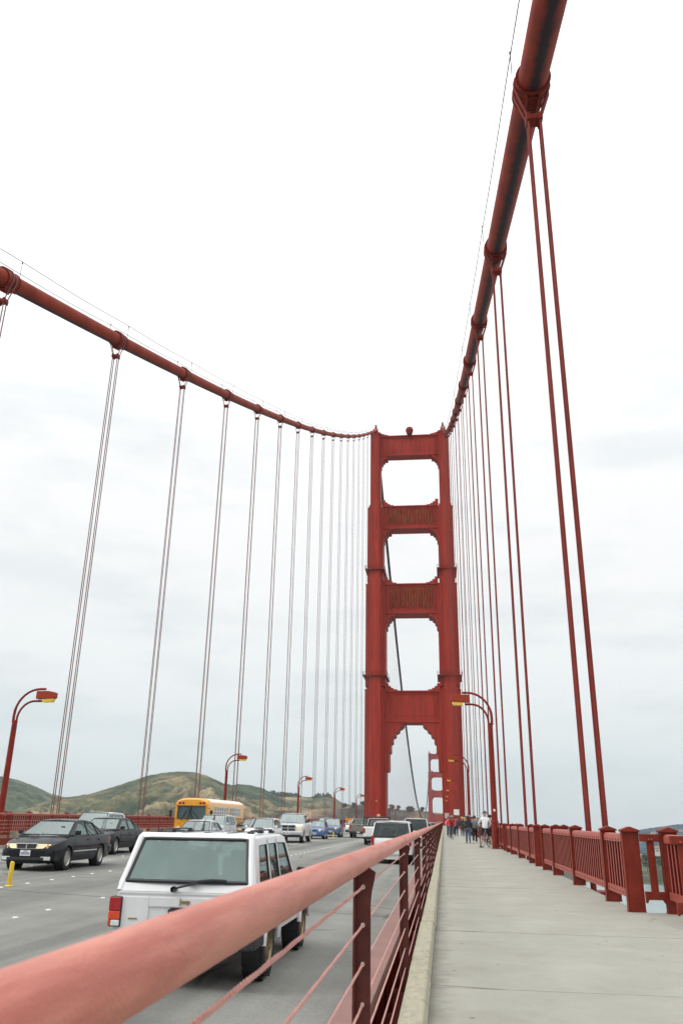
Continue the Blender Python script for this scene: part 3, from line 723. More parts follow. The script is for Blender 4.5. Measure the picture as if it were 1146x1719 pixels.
safety_rail(1, 'faded red pipe handrail with wire cables beside the walkway, closest to the camera', 9.83, 0, -3, 293, 0)
safety_rail(-1, 'pipe and wire safety railing on the barrier across the road', 9.72, .17, 20, 293, 0, 6)

# picket railing -----------------------------------------
def gable_post(mb, x0, x1, y, z0, z1, d=.12):
    mb.b2(x0, x1, y - d / 2, y + d / 2, z0, z1)
    mb.b2(x0 - .012, x0, y - d / 2 - .012, y + d / 2 + .012, z0, z1)
    mb.b2(x1, x1 + .012, y - d / 2 - .012, y + d / 2 + .012, z0, z1)
def post_obj(t_, x0, x1, y, m, zt=1.2, rot=False):
    mb = MB(); gable_post(mb, x0, x1, y, 0, zt)
    p = mb.build('post', m, t_, bevel=.004)
    xm = (x0 + x1) / 2; a = (x1 - x0) / 2 + .03
    MB().prism([(xm - a, y - .11, zt - .005), (xm + a, y - .11, zt - .005), (xm + a, y - .11, zt + .022), (xm, y - .11, zt + .075), (xm - a, y - .11, zt + .022)], (0, .22, 0)).build('post_cap', M['red_rail'], p, bevel=.006)
    MB().b2(x0 - .018, x1 + .018, y - .075, y + .075, 0.001, .016).build('base_plate', M['red_rail'], p)
    for dx_ in (-.045, .045):
        MB().lathe([(-.012, 0), (-.012, .014), (0, .018), (0, 0)], (xm + dx_, y - .061, .14), 'y', 8).build('bolt', M['red_rail'], p)
    return p
PX0, PX1 = 13.13, 13.37
def gap_shade(o):
    # lit face towards the path; shade of the gaps painted dark on web and edges
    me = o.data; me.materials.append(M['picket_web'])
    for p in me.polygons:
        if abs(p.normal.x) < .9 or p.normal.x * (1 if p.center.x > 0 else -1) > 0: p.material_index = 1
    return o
def rail_section(side, y0, y1, label, group, detail, zt=0.0):
    t_ = thing('railing_section', label, 'railing', (0, y0, zt), 0 if side > 0 else PI, group)
    Ln = y1 - y0
    s = 1 if side > 0 else -1     # local y runs away from camera on the right, mirrored on the left
    def Y(v): return v * s
    offs = [.06, Ln * .16, Ln * .49, Ln * .79, Ln - .06]
    for i, o_ in enumerate(offs):
        if detail or i in (0, 2, 4):
            if detail: post_obj(t_, PX0, PX1, Y(o_), M['red_rail'])
            else:
                mb = MB(); mb.b2(PX0, PX1, Y(o_) - .06, Y(o_) + .06, 0, 1.2); mb.prism([(PX0 - .04, Y(o_) - .1, 1.2), (PX1 + .04, Y(o_) - .1, 1.2), ((PX0 + PX1) / 2, Y(o_) - .1, 1.275)], (0, .2, 0)); mb.build('post', M['red_rail'], t_)
    bays = list(zip(offs, offs[1:]))
    rt = MB(); rb = MB()
    for a, b_ in bays:
        ya, yb = Y(a + .065), Y(b_ - .065)
        pr = [(13.16, 1.03), (13.16, 1.12), (13.175, 1.15), (13.205, 1.163), (13.25, 1.163), (13.29, 1.15), (13.31, 1.12), (13.31, 1.03)]
        rt.prism([(x, ya, z) for x, z in pr], (0, yb - ya, 0))
        rb.b2(13.155, 13.175, ya, yb, .20, .31); rb.b2(13.177, 13.30, ya, yb, .29, .31)
    rt.build('top_rail', M['red_lit'], t_, smooth=35)
    rb.build('bottom_rail', M['red_lit'] if detail else M['red_rail'], t_)
    pk = MB(); pk.b2(13.175, 13.187, -.034, .034, .31, 1.035); pk.b2(13.187, 13.265, -.007, .007, .31, 1.035)
    first = None; allp = MB()
    for a, b_ in bays:
        n = max(2, round((b_ - a) / .235))
        for k in range(1, n):
            yy = Y(a + (b_ - a) * k / n)
            if detail:
                if first is None: first = gap_shade(pk.build('picket', M['picket_face'], t_)); o = first
                else: o = first.copy(); col.objects.link(o); o.parent = t_
                o.location = (0, yy, 0)
            else:
                allp.b2(13.175, 13.187, yy - .032, yy + .032, .31, 1.035).b2(13.187, 13.255, yy - .007, yy + .007, .31, 1.035)
            if detail == 2:
                pass
    if not detail:
        q = gap_shade(allp.build('picket_row', M['picket_face'], t_)); q['kind'] = 'stuff'
    if detail == 2:
        rv = MB(); 
        for a, b_ in bays:
            n = max(2, round((b_ - a) / .235))
            for k in range(1, n):
                yy = Y(a + (b_ - a) * k / n)
                rv.lathe([(-.012, 0), (-.008, .014), (0, .017), (0, 0)], (13.155, yy, .255), 'x', 6)
                rv.lathe([(-.012, 0), (-.008, .014), (0, .017), (0, 0)], (13.16, yy, 1.065), 'x', 6)
        q = rv.build('rivet', M['red_rail'], t_); q['kind'] = 'stuff'
    return t_
def pocket(side, y0, y1, label, group, detail, ox=.58):
    # little outlook: the railing steps outward, with open returns at both ends
    t_ = thing('railing_outlook', label, 'railing', (0, y0, 0), 0 if side > 0 else PI, group)
    s = 1 if side > 0 else -1
    Ln = y1 - y0
    for yy in (Ln - .06, .06):
        post_obj(t_, PX0 + ox, PX1 + ox, yy * s, M['red_rail'])
        rt = MB(); y = yy * s
        rt.b2(PX1 + .015, PX0 + ox - .015, y - .05, y + .05, 1.05, 1.165); rt.build('return_rail', M['red_rail'], t_, bevel=.012)
        MB().b2(PX1 + .015, PX0 + ox - .015, y - .04, y + .04, .19, .31).prism([(PX1 + .015, y - .04, .189), (PX1 + .06, y - .04, .189), (PX1 + .035, y - .04, .14), (PX1 + .015, y - .04, .14)], (0, .08, 0)).prism([(PX0 + ox - .015, y - .04, .189), (PX0 + ox - .06, y - .04, .189), (PX0 + ox - .035, y - .04, .14), (PX0 + ox - .015, y - .04, .14)], (0, .08, 0)).build('sill_rail', M['red_rail'], t_, bevel=.006)
        xm = (PX1 + PX0 + ox) / 2
        MB().b2(xm - .055, xm + .055, y - .025, y + .025, .31, 1.05).build('return_bar', M['red_rail'], t_, bevel=.004)
        for dx_ in (-.022, .022):
            MB().lathe([(-.012, 0), (-.012, .012), (0, .016), (0, 0)], (xm + dx_, y - .05, 1.085), 'y', 8).build('bolt', M['red_lit'], t_)
    ya, yb = .13 * s, (Ln - .13) * s
    pr = [(13.16, 1.03), (13.16, 1.12), (13.175, 1.15), (13.205, 1.163), (13.25, 1.163), (13.29, 1.15), (13.31, 1.12), (13.31, 1.03)]
    MB().prism([(x + ox, ya, z) for x, z in pr], (0, yb - ya, 0)).build('top_rail', M['red_lit'], t_, smooth=35)
    MB().b2(13.155 + ox, 13.175 + ox, ya, yb, .20, .31).b2(13.177 + ox, 13.30 + ox, ya, yb, .29, .31).build('bottom_rail', M['red_lit'], t_)
    pk = MB().b2(13.175 + ox, 13.187 + ox, -.032, .032, .31, 1.035).b2(13.187 + ox, 13.255 + ox, -.007, .007, .31, 1.035); first = None
    n = 9
    for k in range(1, n):
        if first is None: first = gap_shade(pk.build('picket', M['picket_face'], t_)); o = first
        else: o = first.copy(); col.objects.link(o); o.parent = t_
        o.location = (0, (.06 + (Ln - .12) * k / n) * s, 0)
    MB().b2(13.33, 13.45 + ox, 0, Ln * s, -.16, -.004).build('outlook_sill', M['red'], t_) if False else None
    return t_
for ya, yb in ((-6, 14.75), (26.9, 28.9), (42.1, 44.1)):
    mq = MB().b2(13.324, 13.98, ya, yb, -.25, -.003).build('outlook_floor', M['walk']); tag(mq, kind='structure')
secs = [(14.75, 26.9), (28.9, 42.1)] + [(44.1 + 15.24 * k, 44.1 + 15.24 * k + 13.24) for k in range(16)]
pocket(1, 12.75, 14.75, 'outlook bay of the walkway railing at the right edge, nearest the camera', None, True)
for i, (a, b_) in enumerate(secs):
    rail_section(1, a, b_, '%s run of red picket railing from the camera along the walkway' % ORD[i], 'picket railing runs beside the walkway', 2 if i == 0 else (1 if i < 4 else 0))
    if i < 4:
        pocket(1, b_, b_ + 2.0, '%s outlook bay beyond the near one, between railing runs of the walkway' % ORD[i], 'outlook bays of the walkway railing', True)
for k in range(15):
    a = 29.2 + 15.24 * k
    rail_section(-1, a, a + 15.1, '%s run of red picket railing from the camera along the far side of the road' % ORD[k], 'picket railing runs across the road', 1 if 0 < k < 4 else 0, .17)
# ------------------------------------------------------------------ main cables, suspenders
def cz(y):
    if y <= D0:
        u = (y - 20.565) / 100
        return 24.09 + 36.656 * u + 3.288 * u * u
    s = (y - D0) / 1280
    s = max(0, (y - 310) / 1270)
    return 151.9 - 33 * s - 4 * 131 * s * (1 - s)
CABX = 13.72
def cable_mesh(x, ya, yb, step, r, n=28):
    vs, fs, uvs = [], [], []
    k = int((yb - ya) / step)
    for i in range(k + 1):
        y = ya + (yb - ya) * i / k
        t_ = Vector((0, 1, (cz(y + .5) - cz(y - .5)))).normalized(); nn = Vector((0, -t_.z, t_.y))
        for j in range(n + 1):
            an = 2 * PI * j / n          # 0 = top, half a turn = underside
            p = Vector((x, y, cz(y))) + Vector((1, 0, 0)) * math.sin(an) * r + nn * math.cos(an) * r
            vs.append(tuple(p)); uvs.append((j / n, y / 10))
    for i in range(k):
        for j in range(n):
            a = i * (n + 1) + j; fs.append((a, a + 1, a + n + 2, a + n + 1))
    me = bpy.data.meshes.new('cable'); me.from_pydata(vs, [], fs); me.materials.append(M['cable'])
    ul = me.uv_layers.new(name='UVMap')
    for l in me.loops: ul.data[l.index].uv = uvs[l.vertex_index]
    me.polygons.foreach_set('use_smooth', [True] * len(fs)); me.update()
    return me
CR = .475
band = MB()
band.lathe([(-.62, CR), (-.62, .57), (-.56, .57), (-.55, .53), (-.12, .53), (-.11, .55), (-.04, .55), (-.03, .515), (.03, .515), (.04, .55), (.11, .55), (.12, .53), (.55, .53), (.56, .57), (.62, .57), (.62, CR)], (0, 0, 0), 'y', 28)
boltm = MB()
for side in (-1, 1):
    boltm.b2(side * .17, side * .235, -.56, .56, -.69, -.46)
    boltm.b2(side * .03, side * .09, -.5, .5, .5, .66)
for i in range(8):
    boltm.lathe([(-.30, 0), (-.30, .032), (.30, .032), (.30, 0)], (0, -.47 + .134 * i, -.615), 'x', 6)
    boltm.lathe([(-.2, 0), (-.2, .025), (.2, .025), (.2, 0)], (0, -.42 + .12 * i, .60), 'x', 6)
lines = {}
HY = [20.565 + 15.24 * k for k in range(-3, 18)]
for side in (1, -1):
    lab = 'huge red main cable rising over the walkway to the tower top, dark streak underneath' if side > 0 else 'red main cable across the road, climbing from the left edge to the tower top'
    x = side * CABX
    mc = thing('main_cable', lab, 'cable', (0, 0, 0))
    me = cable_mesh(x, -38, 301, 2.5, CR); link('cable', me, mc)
    first = None
    for y in HY:
        if first is None:
            first = band.build('cable_band', M['band'], mc, smooth=40); o = first
            bb = boltm.build('clamp_bolt', M['band'], first, bevel=.004); bb['kind'] = 'stuff'
        else:
            o = first.copy(); col.objects.link(o); o.parent = mc
            c = bb.copy(); col.objects.link(c); c.parent = o
        sl = math.atan(cz(y + .5) - cz(y - .5))
        o.location = (x, y, cz(y)); o.rotation_euler = (sl, 0, 0)
    for sx in (-.62, .62):
        wl = MB(); pts = [(x + sx, y, cz(y) + 1.32 - .10 * math.sin(PI * ((y - 20.565) / 15.24 % 1))) for y in [-36 + 2.54 * i for i in range(131)]]
        wl.tube(pts, .02, 5); wl.build('hand_line', M['wire'], mc)
    st0 = None
    st = MB().tube([(0, 0, .35), (0, 0, 1.30)], .016, 5).lathe([(-.06, 0), (-.06, .03), (.0, .045), (.06, .03), (.06, 0)], (0, 0, 1.32), 'z', 8)
    for y in HY:
        for sx in (-.62, .62):
            if st0 is None: st0 = st.build('stanchion', M['blackmetal'], mc); o = st0
            else: o = st0.copy(); col.objects.link(o); o.parent = mc
            o.location = (x + sx, y + (.25 if sx > 0 else -.25), cz(y))
# hangers
def hanger(side, y, near, label, group):
    x = side * CABX; zc = cz(y); sp = zc - 1.45
    t_ = thing('suspender_rope_set', label, 'suspender ropes', (x, y, 0), 0, group)
    seg = 10 if near else 6
    for j, yo in enumerate((-.17, .17)):
        m_ = MB(); r = .045 if (near and side > 0) else .031
        pts = [(-.19, yo * .8, -.4), (-.19, yo * .8, zc * .5), (-.19, yo * .8, sp), (-.19 - .02, yo * .8, sp + .1)]
        a0 = .56
        pts += [(-a0, yo, zc - .2)]
        for k in range(9):
            an = PI - PI * k / 8
            pts.append((a0 * math.cos(an), yo, zc + a0 * math.sin(an)))
        pts += [(a0, yo, zc - .2), (.19 + .02, yo * .8, sp + .1), (.19, yo * .8, sp), (.19, yo * .8, zc * .5), (.19, yo * .8, -.4)]
        m_.tube(pts, r, seg)
        m_.build('rope', M['rope'] if side > 0 else M['rope_grey'], t_, smooth=60)
    s_ = MB(); s_.b2(-.27, .27, -.20, .20, sp - .1, sp + .09); 
    for sx in (-1, 1): s_.b2(sx * .13, sx * .255, -.23, .23, sp - .15, sp + .14)
    s_.build('spreader', M['band'], t_, bevel=.02)
    if near:
        MB().b2(-.3, .3, -.3, .3, -.5, -.1).build('socket', M['red'], t_, bevel=.02)
    return t_
for side in (1, -1):
    for k in range(0, 18):
        y = 20.565 + 15.24 * k
        if side < 0 and k == 0: continue
        kk = k if side > 0 else k - 1
        if side > 0:
            lb = '%s set of suspender ropes from the camera under the cable over the walkway' % ORD[kk]
        else:
            lb = '%s set of suspender ropes from the left edge, across the road' % ORD[kk]
        hanger(side, y, k < 4, lb, 'suspender ropes on the walkway side' if side > 0 else 'suspender ropes across the road')
# main span beyond the tower
for side in (-1, 1):
    mc = thing('main_cable', 'dark thin main cable dropping beyond the tower, seen through its openings' if side < 0 else 'main cable of the middle span behind the tower leg by the walkway', 'cable')
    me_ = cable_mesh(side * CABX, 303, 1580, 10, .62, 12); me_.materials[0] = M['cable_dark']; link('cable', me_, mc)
ms0 = None
for k in range(52):
    y = 315 + 15.24 * k * (1 if k < 40 else 1)
    if y > 1100: break
    for side in ((-1, 1) if k % 4 == 0 else (-1,)):
        m_ = MB(); zc = cz(y); zb = dz(y)
        for xo in (-.19, .19): m_.tube([(xo, 0, zb), (xo, 0, zc)], .022, 4)
        o = m_.build('suspender_rope_set', M['rope_grey']); o.location = (side * CABX, y, 0)
        tag(o, 'hair-thin suspender ropes of the middle span, beyond the tower', 'suspender ropes', 'suspender ropes of the middle span')

# ------------------------------------------------------------------ tower
def tower(y0, z0, label, detail):
    t_ = thing('bridge_tower', label, 'tower', (0, y0, z0))
    stages = [(-40, 47.6, (2.15, 3.05, 3.85), (8.0, 7.0, 5.6)), (47.6, 88, (2.0, 2.9, 3.75), (7.5, 6.6, 5.2)),
              (88, 120, (1.75, 2.45, 3.05), (6.6, 5.8, 4.6)), (120, 152.2, (1.35, 1.75, 2.05), (5.4, 4.7, 3.8))]
    cxs = {0: 13.72, 1: 13.72, 2: 13.85, 3: 13.95}
    for side in (-1, 1):
        m_ = MB(); cm = MB()
        for i, (za, zb, hx, hy) in enumerate(stages):
            cx = side * cxs[i]
            for q in range(3):
                m_.b2(cx - hx[q], cx + hx[q], 8 - hy[q], 8 + hy[q], za, zb - q * .5 + (.0 if i < 3 else 0))
            # sloping shoulder at each setback
            if i < 3:
                cm.b2(cx - hx[0] + .06, cx + hx[0] - .06, 8 - hy[0] + .06, 8 + hy[0] - .06, zb, zb + .9)
                cm.b2(cx - hx[2] - .08, cx + hx[2] + .08, 8 - hy[2] - .08, 8 + hy[2] + .08, zb - 1.6, zb - 1.15)
        leg = m_.build('leg', M['tower'], t_, bevel=.08 if detail else 0)
        cm.build('setback', M['tower'], leg, bevel=.05)
        if detail:
            # raised vertical ribs and plate joints on the road face
            rb = MB()
            for i, (za, zb, hx, hy) in enumerate(stages):
                cx = side * cxs[i]
                for f in (-.96, .96):
                    rb.b2(cx + f * hx[0] - .1, cx + f * hx[0] + .1, 8 - hy[0] - .12, 8 - hy[0] + .05, za, zb - .3)
                z = max(za, 0) + 3.5
                while z < zb - 1:
                    rb.b2(cx - hx[0] + .2, cx + hx[0] - .2, 8 - hy[0] - .05, 8 - hy[0] + .05, z, z + .14); z += 7.0
            q = rb.build('plate_rib', M['tower'], leg); q['kind'] = 'stuff'
            for zc, i in ((51.5, 1), (92.6, 2)):
                hx, hy = stages[i][2], stages[i][3]; cx = side * cxs[i]
                wk = MB(); e = .75
                wk.b2(cx - hx[2] - e, cx + hx[2] + e, 8 - hy[0] - e, 8 + hy[0] + e, zc - .35, zc)
                w = wk.build('walkway', M['band'], leg)
                rl = MB()
                for zz in (.6, 1.2):
                    P = [(cx - hx[2] - e, 8 - hy[0] - e, zc + zz), (cx + hx[2] + e, 8 - hy[0] - e, zc + zz), (cx + hx[2] + e, 8 + hy[0] + e, zc + zz), (cx - hx[2] - e, 8 + hy[0] + e, zc + zz)]
                    for a, b_ in zip(P, P[1:] + P[:1]): rl.tube([a, b_], .06, 4)
                for f in range(9):
                    xx = cx - hx[2] - e + (2 * hx[2] + 2 * e) * f / 8
                    rl.tube([(xx, 8 - hy[0] - e, zc), (xx, 8 - hy[0] - e, zc + 1.2)], .06, 4)
                    rl.tube([(xx, 8 + hy[0] + e, zc), (xx, 8 + hy[0] + e, zc + 1.2)], .06, 4)
                rl.build('walkway_railing', M['band'], leg)
        # saddle housing on top
        cx = side * 13.95
        sd_ = MB(); sd_.b2(cx - 2.15, cx + 2.15, 3.6, 12.4, 152, 152.6); sd_.prism([(cx - 1.0, 1.5, 152.6), (cx - 1.0, 14.5, 152.6), (cx - 1.0, 11.0, 155.0), (cx - 1.0, 5.0, 155.0)], (2.0, 0, 0))
        sd_.b2(cx - .55, cx + .55, 6, 10, 155.0, 156.0)
        sad = sd_.build('saddle_housing', M['tower'], t_, bevel=.1)
        MB().lathe([(0, .45), (.5, .5), (.5, .3), (1.3, .3), (1.3, 0)], (cx, 6.6, 156.0), 'z', 10).build('beacon', M['blackmetal'], sad)
        MB().b2(cx - .4, cx + .4, 6.2, 7.0, 157.3, 157.4).build('beacon_frame', M['wire'], sad)
    struts = [(34.7, 46.1, 9.95, 7.2, 0), (75.3, 87.1, 10.05, 6.4, 1), (110.0, 119.8, 10.95, 5.4, 1), (142.4, 151.7, 12.0, 4.4, 0)]
    for i, (za, zb, hw, hd, rust) in enumerate(struts):
        m_ = MB(); y_a, y_b = 8 - hd + 2.2, 8 + hd - 2.2
        m_.b2(-hw - .4, hw + .4, y_a, y_b, za, zb)
        m_.b2(-hw - .02, hw + .02, y_a - .55, y_a - .002, za, za + .55); m_.b2(-hw - .02, hw + .02, y_a - .55, y_a - .002, zb - .5, zb)
        s_ = m_.build('portal_strut', M['tower'], t_, bevel=.06 if detail else 0)
        if detail:
            # recessed field of vertical fluting between frame strips
            dp = .5 if rust else .14; pm = MB(); n = 22 if not rust else 16; x0, x1 = -hw + 1.9, hw - 1.9
            for k in range(n):
                a = x0 + (x1 - x0) * k / n; b_ = x0 + (x1 - x0) * (k + 1) / n; mdl = (a + b_) / 2
                zt = zb - 1.5 - (.5 if k % 2 else 0); zl = za + 2.0 + (.7 if k % 2 else .25)
                pm.add([(a, y_a - .01, zl), (mdl, y_a - dp, zl - .35), (b_, y_a - .01, zl), (a, y_a - .01, zt), (mdl, y_a - dp, zt), (b_, y_a - .01, zt)], [(0, 1, 4, 3), (1, 2, 5, 4), (3, 4, 5), (0, 2, 1)])
            pm.build('fluted_panel', M['tower_rust'] if rust else M['tower'], s_)
            MB().b2(-hw + 1.1, -hw + 1.5, y_a - .3, y_a, za + 1.2, zb - 1.0).b2(hw - 1.5, hw - 1.1, y_a - .3, y_a, za + 1.2, zb - 1.0).b2(-hw + 1.1, hw - 1.1, y_a - .25, y_a - .003, zb - 1.25, zb - .95).build('panel_frame', M['tower'], s_)
        # stepped corner brackets under the strut and small ones on top
        if i == 0:
            st = [(0, -17), (1.3, -17), (1.5, -16.2), (1.5, -10.7), (2.1, -10.2), (2.1, -7.4), (2.8, -7.0), (2.8, -5.2), (3.9, -4.7), (3.9, -3.6), (5.2, -2.9), (5.2, -2.1), (6.3, -1.5), (6.9, -.9), (6.9, .0), (0, .0)]
        else:
            k = {1: 1.0, 2: .92, 3: .86}[i]
            st = [(0, -8.2), (.45, -7.6), (.45, -5.3), (.95, -5.0), (.95, -3.4), (1.6, -3.0), (1.6, -2.1), (2.5, -1.7), (2.5, -1.1), (3.9, -.9), (3.9, 0), (0, 0)]
            st = [(a * k if a < 9 else a, b_ * k if b_ != -.9 else b_) for a, b_ in st]
        for side in (-1, 1):
            br = MB(); br.prism([(side * (hw + .35 - a if a else hw + .35), y_a - .25, za + b_ - .004) for a, b_ in [(min(a, hw + .33), b_) for a, b_ in st]], (0, y_b - y_a + .5, 0))
            br.build('corner_bracket', M['tower'], t_)
        if i < 3:
            for side in (-1, 1):
                br = MB(); br.prism([(side * (hw + .3 - a), y_a, zb + b_ + .004) for a, b_ in ((0, 0), (4.6, 0), (4.6, .5), (3.2, .5), (3.2, 1.0), (2.2, 1.0), (2.2, 1.7), (1.3, 1.7), (1.3, 2.7), (0, 2.7))], (0, y_b - y_a, 0))
                br.build('top_bracket', M['tower'], t_)
        else:
            for side in (-1, 1):
                br = MB(); br.prism([(side * (hw + .3 - a), y_a, zb + b_ + .004) for a, b_ in ((0, 0), (3.6, 0), (3.6, .5), (1.9, .9), (0, 1.6))], (0, y_b - y_a, 0))
                br.build('top_bracket', M['tower'], t_)
    bm_ = MB(); bm_.lathe([(0, 1.2), (.6, 1.2), (.6, .8), (1.6, .8)], (.2, 3.8, 151.4), 'z', 14); bm_.lathe([(-1.55, 0), (-1.42, .75), (-.95, 1.33), (0, 1.62), (.95, 1.33), (1.42, .75), (1.55, 0)], (.2, 3.8, 153.0), 'z', 20)
    bm_.build('aviation_beacon', M['band'], t_, smooth=50)
    return t_
tower(299.0, 0, 'tall red bridge tower with four stepped portal openings, straddling the road', True)
tower(1580 - 8, -33, 'far second red tower, small and hazy, seen through the near tower', False)

# ------------------------------------------------------------------ street lamps
def lamp():
    t_ = thing('street_lamp', None, None)
    pm = MB(); pm.tube([(0, 0, 0), (0, 0, 6.45)], [.175, .14], 10)
    post = pm.build('post', M['red'], t_, smooth=40)
    MB().lathe([(0, .23), (.04, .23), (.06, .19), (1.28, .183), (1.30, .2), (1.37, .2), (1.39, .17)], (0, 0, 0), 'z', 12).build('collar', M['red_rail'], t_, smooth=30)
    MB().b2(-.05, .05, -.183, -.15, 1.85, 1.97).build('number_plate', M['sign_white'], t_)
    oa = [(.105, 0, 6.35), (.105, 0, 6.75)] + [(.105 - 1.3 + 1.3 * math.cos(a), 0, 6.75 + 1.36 * math.sin(a)) for a in [PI / 2 * k / 9 for k in range(1, 10)]] + [(-1.5, 0, 8.11)]
    ia = [(-.075, 0, 6.35)] + [(-.075 - .9 + .9 * math.cos(a), 0, 6.45 + 1.02 * math.sin(a)) for a in [PI / 2 * k / 8 for k in range(1, 9)]] + [(-1.35, 0, 7.47)]
    MB().tube(oa, [.075] * 3 + [.062] * (len(oa) - 3), 8).build('arm', M['band'], t_, smooth=60)
    MB().tube(ia, .058, 8).build('arm', M['band'], t_, smooth=60)
    MB().prism([(-1.08, -.2, 7.57), (-1.08, -.2, 7.99), (-1.75, -.2, 7.99), (-2.12, -.2, 7.92), (-2.12, -.2, 7.64), (-1.95, -.2, 7.59)], (0, .4, 0)).build('lamp_head', M['lamp_red'], t_, bevel=.02)
    MB().prism([(-2.06, -.165, 7.60), (-1.45, -.165, 7.565), (-1.45, -.165, 7.40), (-2.0, -.165, 7.42)], (0, .33, 0)).build('lens', M['amber'], t_, bevel=.02)
    return t_
L0 = lamp(); used = False
for side in (1, -1):
    for k in range(9):
        y = (46.75 if side > 0 else 42.3) + 45.72 * k
        if 285 < y < 312: continue
        o = L0 if not used else copy_tree(L0); used = True
        place(o, (12.9 if side > 0 else -12.55, y, dz(y) + (0 if side > 0 else -.44)), 0 if side > 0 else PI,
              '%s red street lamp from the camera %s' % (ORD[k], 'along the walkway' if side > 0 else 'across the road'),
              'street lamps beside the walkway' if side > 0 else 'street lamps across the road', 'street lamp')

# ------------------------------------------------------------------ signs and markers
def sign(x, y, zb, w, h, m, label):
    t_ = thing('sign', label, 'sign', (x, y, 0))
    MB().tube([(0, .03, 0), (0, .03, zb + h)], .03, 6).build('post', M['blackmetal'], t_)
    MB().b2(-w / 2, w / 2, -.012, .012, zb, zb + h).build('panel', m, t_, bevel=.006)
    return t_
sign(11.95, 120, 2.15, .75, .75, M['sign_white'], 'square white sign on a post before the tower leg')
sign(10.65, 130, 1.75, .62, .75, M['sign_grey'], 'upright grey sign by the rail, left of the white one')
so = thing('roadside_sign', 'orange work board with yellow posts at the roadside before the tower', 'sign', (-9.1, 178, -.1))
MB().b2(-.7, .7, -.03, .03, .5, 1.7).build('panel', M['sign_orange'], so)
for sx in (-.98, .98): MB().b2(sx * .8 - .06, sx * .8 + .06, -.05, .05, 0, 2.0).build('post', M['yellow'], so)
tube0 = None
for i, (x, y, dbl, lab) in enumerate(((.05, 19.8, 0, 'yellow lane divider post at the left edge, in front of the dark sedan'), (-.02, 61.5, 1, 'yellow lane divider post beside the white pickup'), (-.05, 80.5, 1, 'yellow lane divider post before the steel-blue wagon'), (0, 105, 1, 'yellow lane divider post farthest away, near the beige truck'))):
    t_ = thing('lane_divider', lab, 'marker post', (x, y, crown(x)), 0, 'yellow lane divider posts')
    MB().tube([(0, 0, .01), (.01, 0, .5), (.02, 0, .52)], [.048, .05, .04], 12).build('tube', M['yellow'], t_, smooth=50)
    MB().lathe([(0, .1), (.012, .09), (.02, .055)], (0, 0, 0), 'z', 12).build('foot', M['yellow'], t_, smooth=50)
    MB().lathe([(.3, .0505), (.38, .0512)], (.008, 0, 0), 'z', 12).build('band', M['amber'], t_)
# ------------------------------------------------------------------ vehicles (local +y = front)
WHEELS = {}
def wheel_mesh(r, w, spokes, rimm):
    key = (r, w, spokes, rimm.name)
    if key in WHEELS: return WHEELS[key]
    rr = r * .66
    ty = MB().lathe([(-w / 2, rr), (-w / 2 - .004, rr + .02), (-w / 2, r - .035), (-w / 2 + .018, r - .008), (-w / 2 + .04, r), (w / 2 - .04, r), (w / 2 - .018, r - .008), (w / 2, r - .035), (w / 2 + .004, rr + .02), (w / 2, rr)], (0, 0, 0), 'x', 30)
    nb = 44
    for k in range(nb):
        a = 2 * PI * k / nb
        rot = Matrix.Rotation(-a, 3, 'X')
        ty.box(rot @ Vector((0, 0, r + .001)), (w * .86, r * .085, .008), rot)
    rm = MB().lathe([(w / 2 - .005, rr + .004), (w / 2 + .002, rr - .008), (w / 2 - .02, rr - .02), (w / 2 - .05, rr - .028), (-w / 2, rr - .03)], (0, 0, 0), 'x', 30)
    rm.lathe([(w / 2 - .035, 0), (w / 2 - .03, r * .12), (w / 2 - .02, r * .16), (w / 2 - .05, r * .18)], (0, 0, 0), 'x', 16)
    rm.lathe([(w / 2 - .07, 0), (w / 2 - .07, rr - .03)], (0, 0, 0), 'x', 16)
    for k in range(spokes):
        a = 2 * PI * k / spokes
        rot = Matrix.Rotation(-a, 3, 'X')
        rm.box(rot @ Vector((w / 2 - .038, 0, rr * .55)), (.03, rr * (1.9 / spokes), rr * .86), rot)
    me1 = ty.build('tyre', M['tyre'], smooth=35); me2 = rm.build('rim', rimm, smooth=35)
    WHEELS[key] = (me1.data, me2.data)
    bpy.data.objects.remove(me1); bpy.data.objects.remove(me2)
    return WHEELS[key]

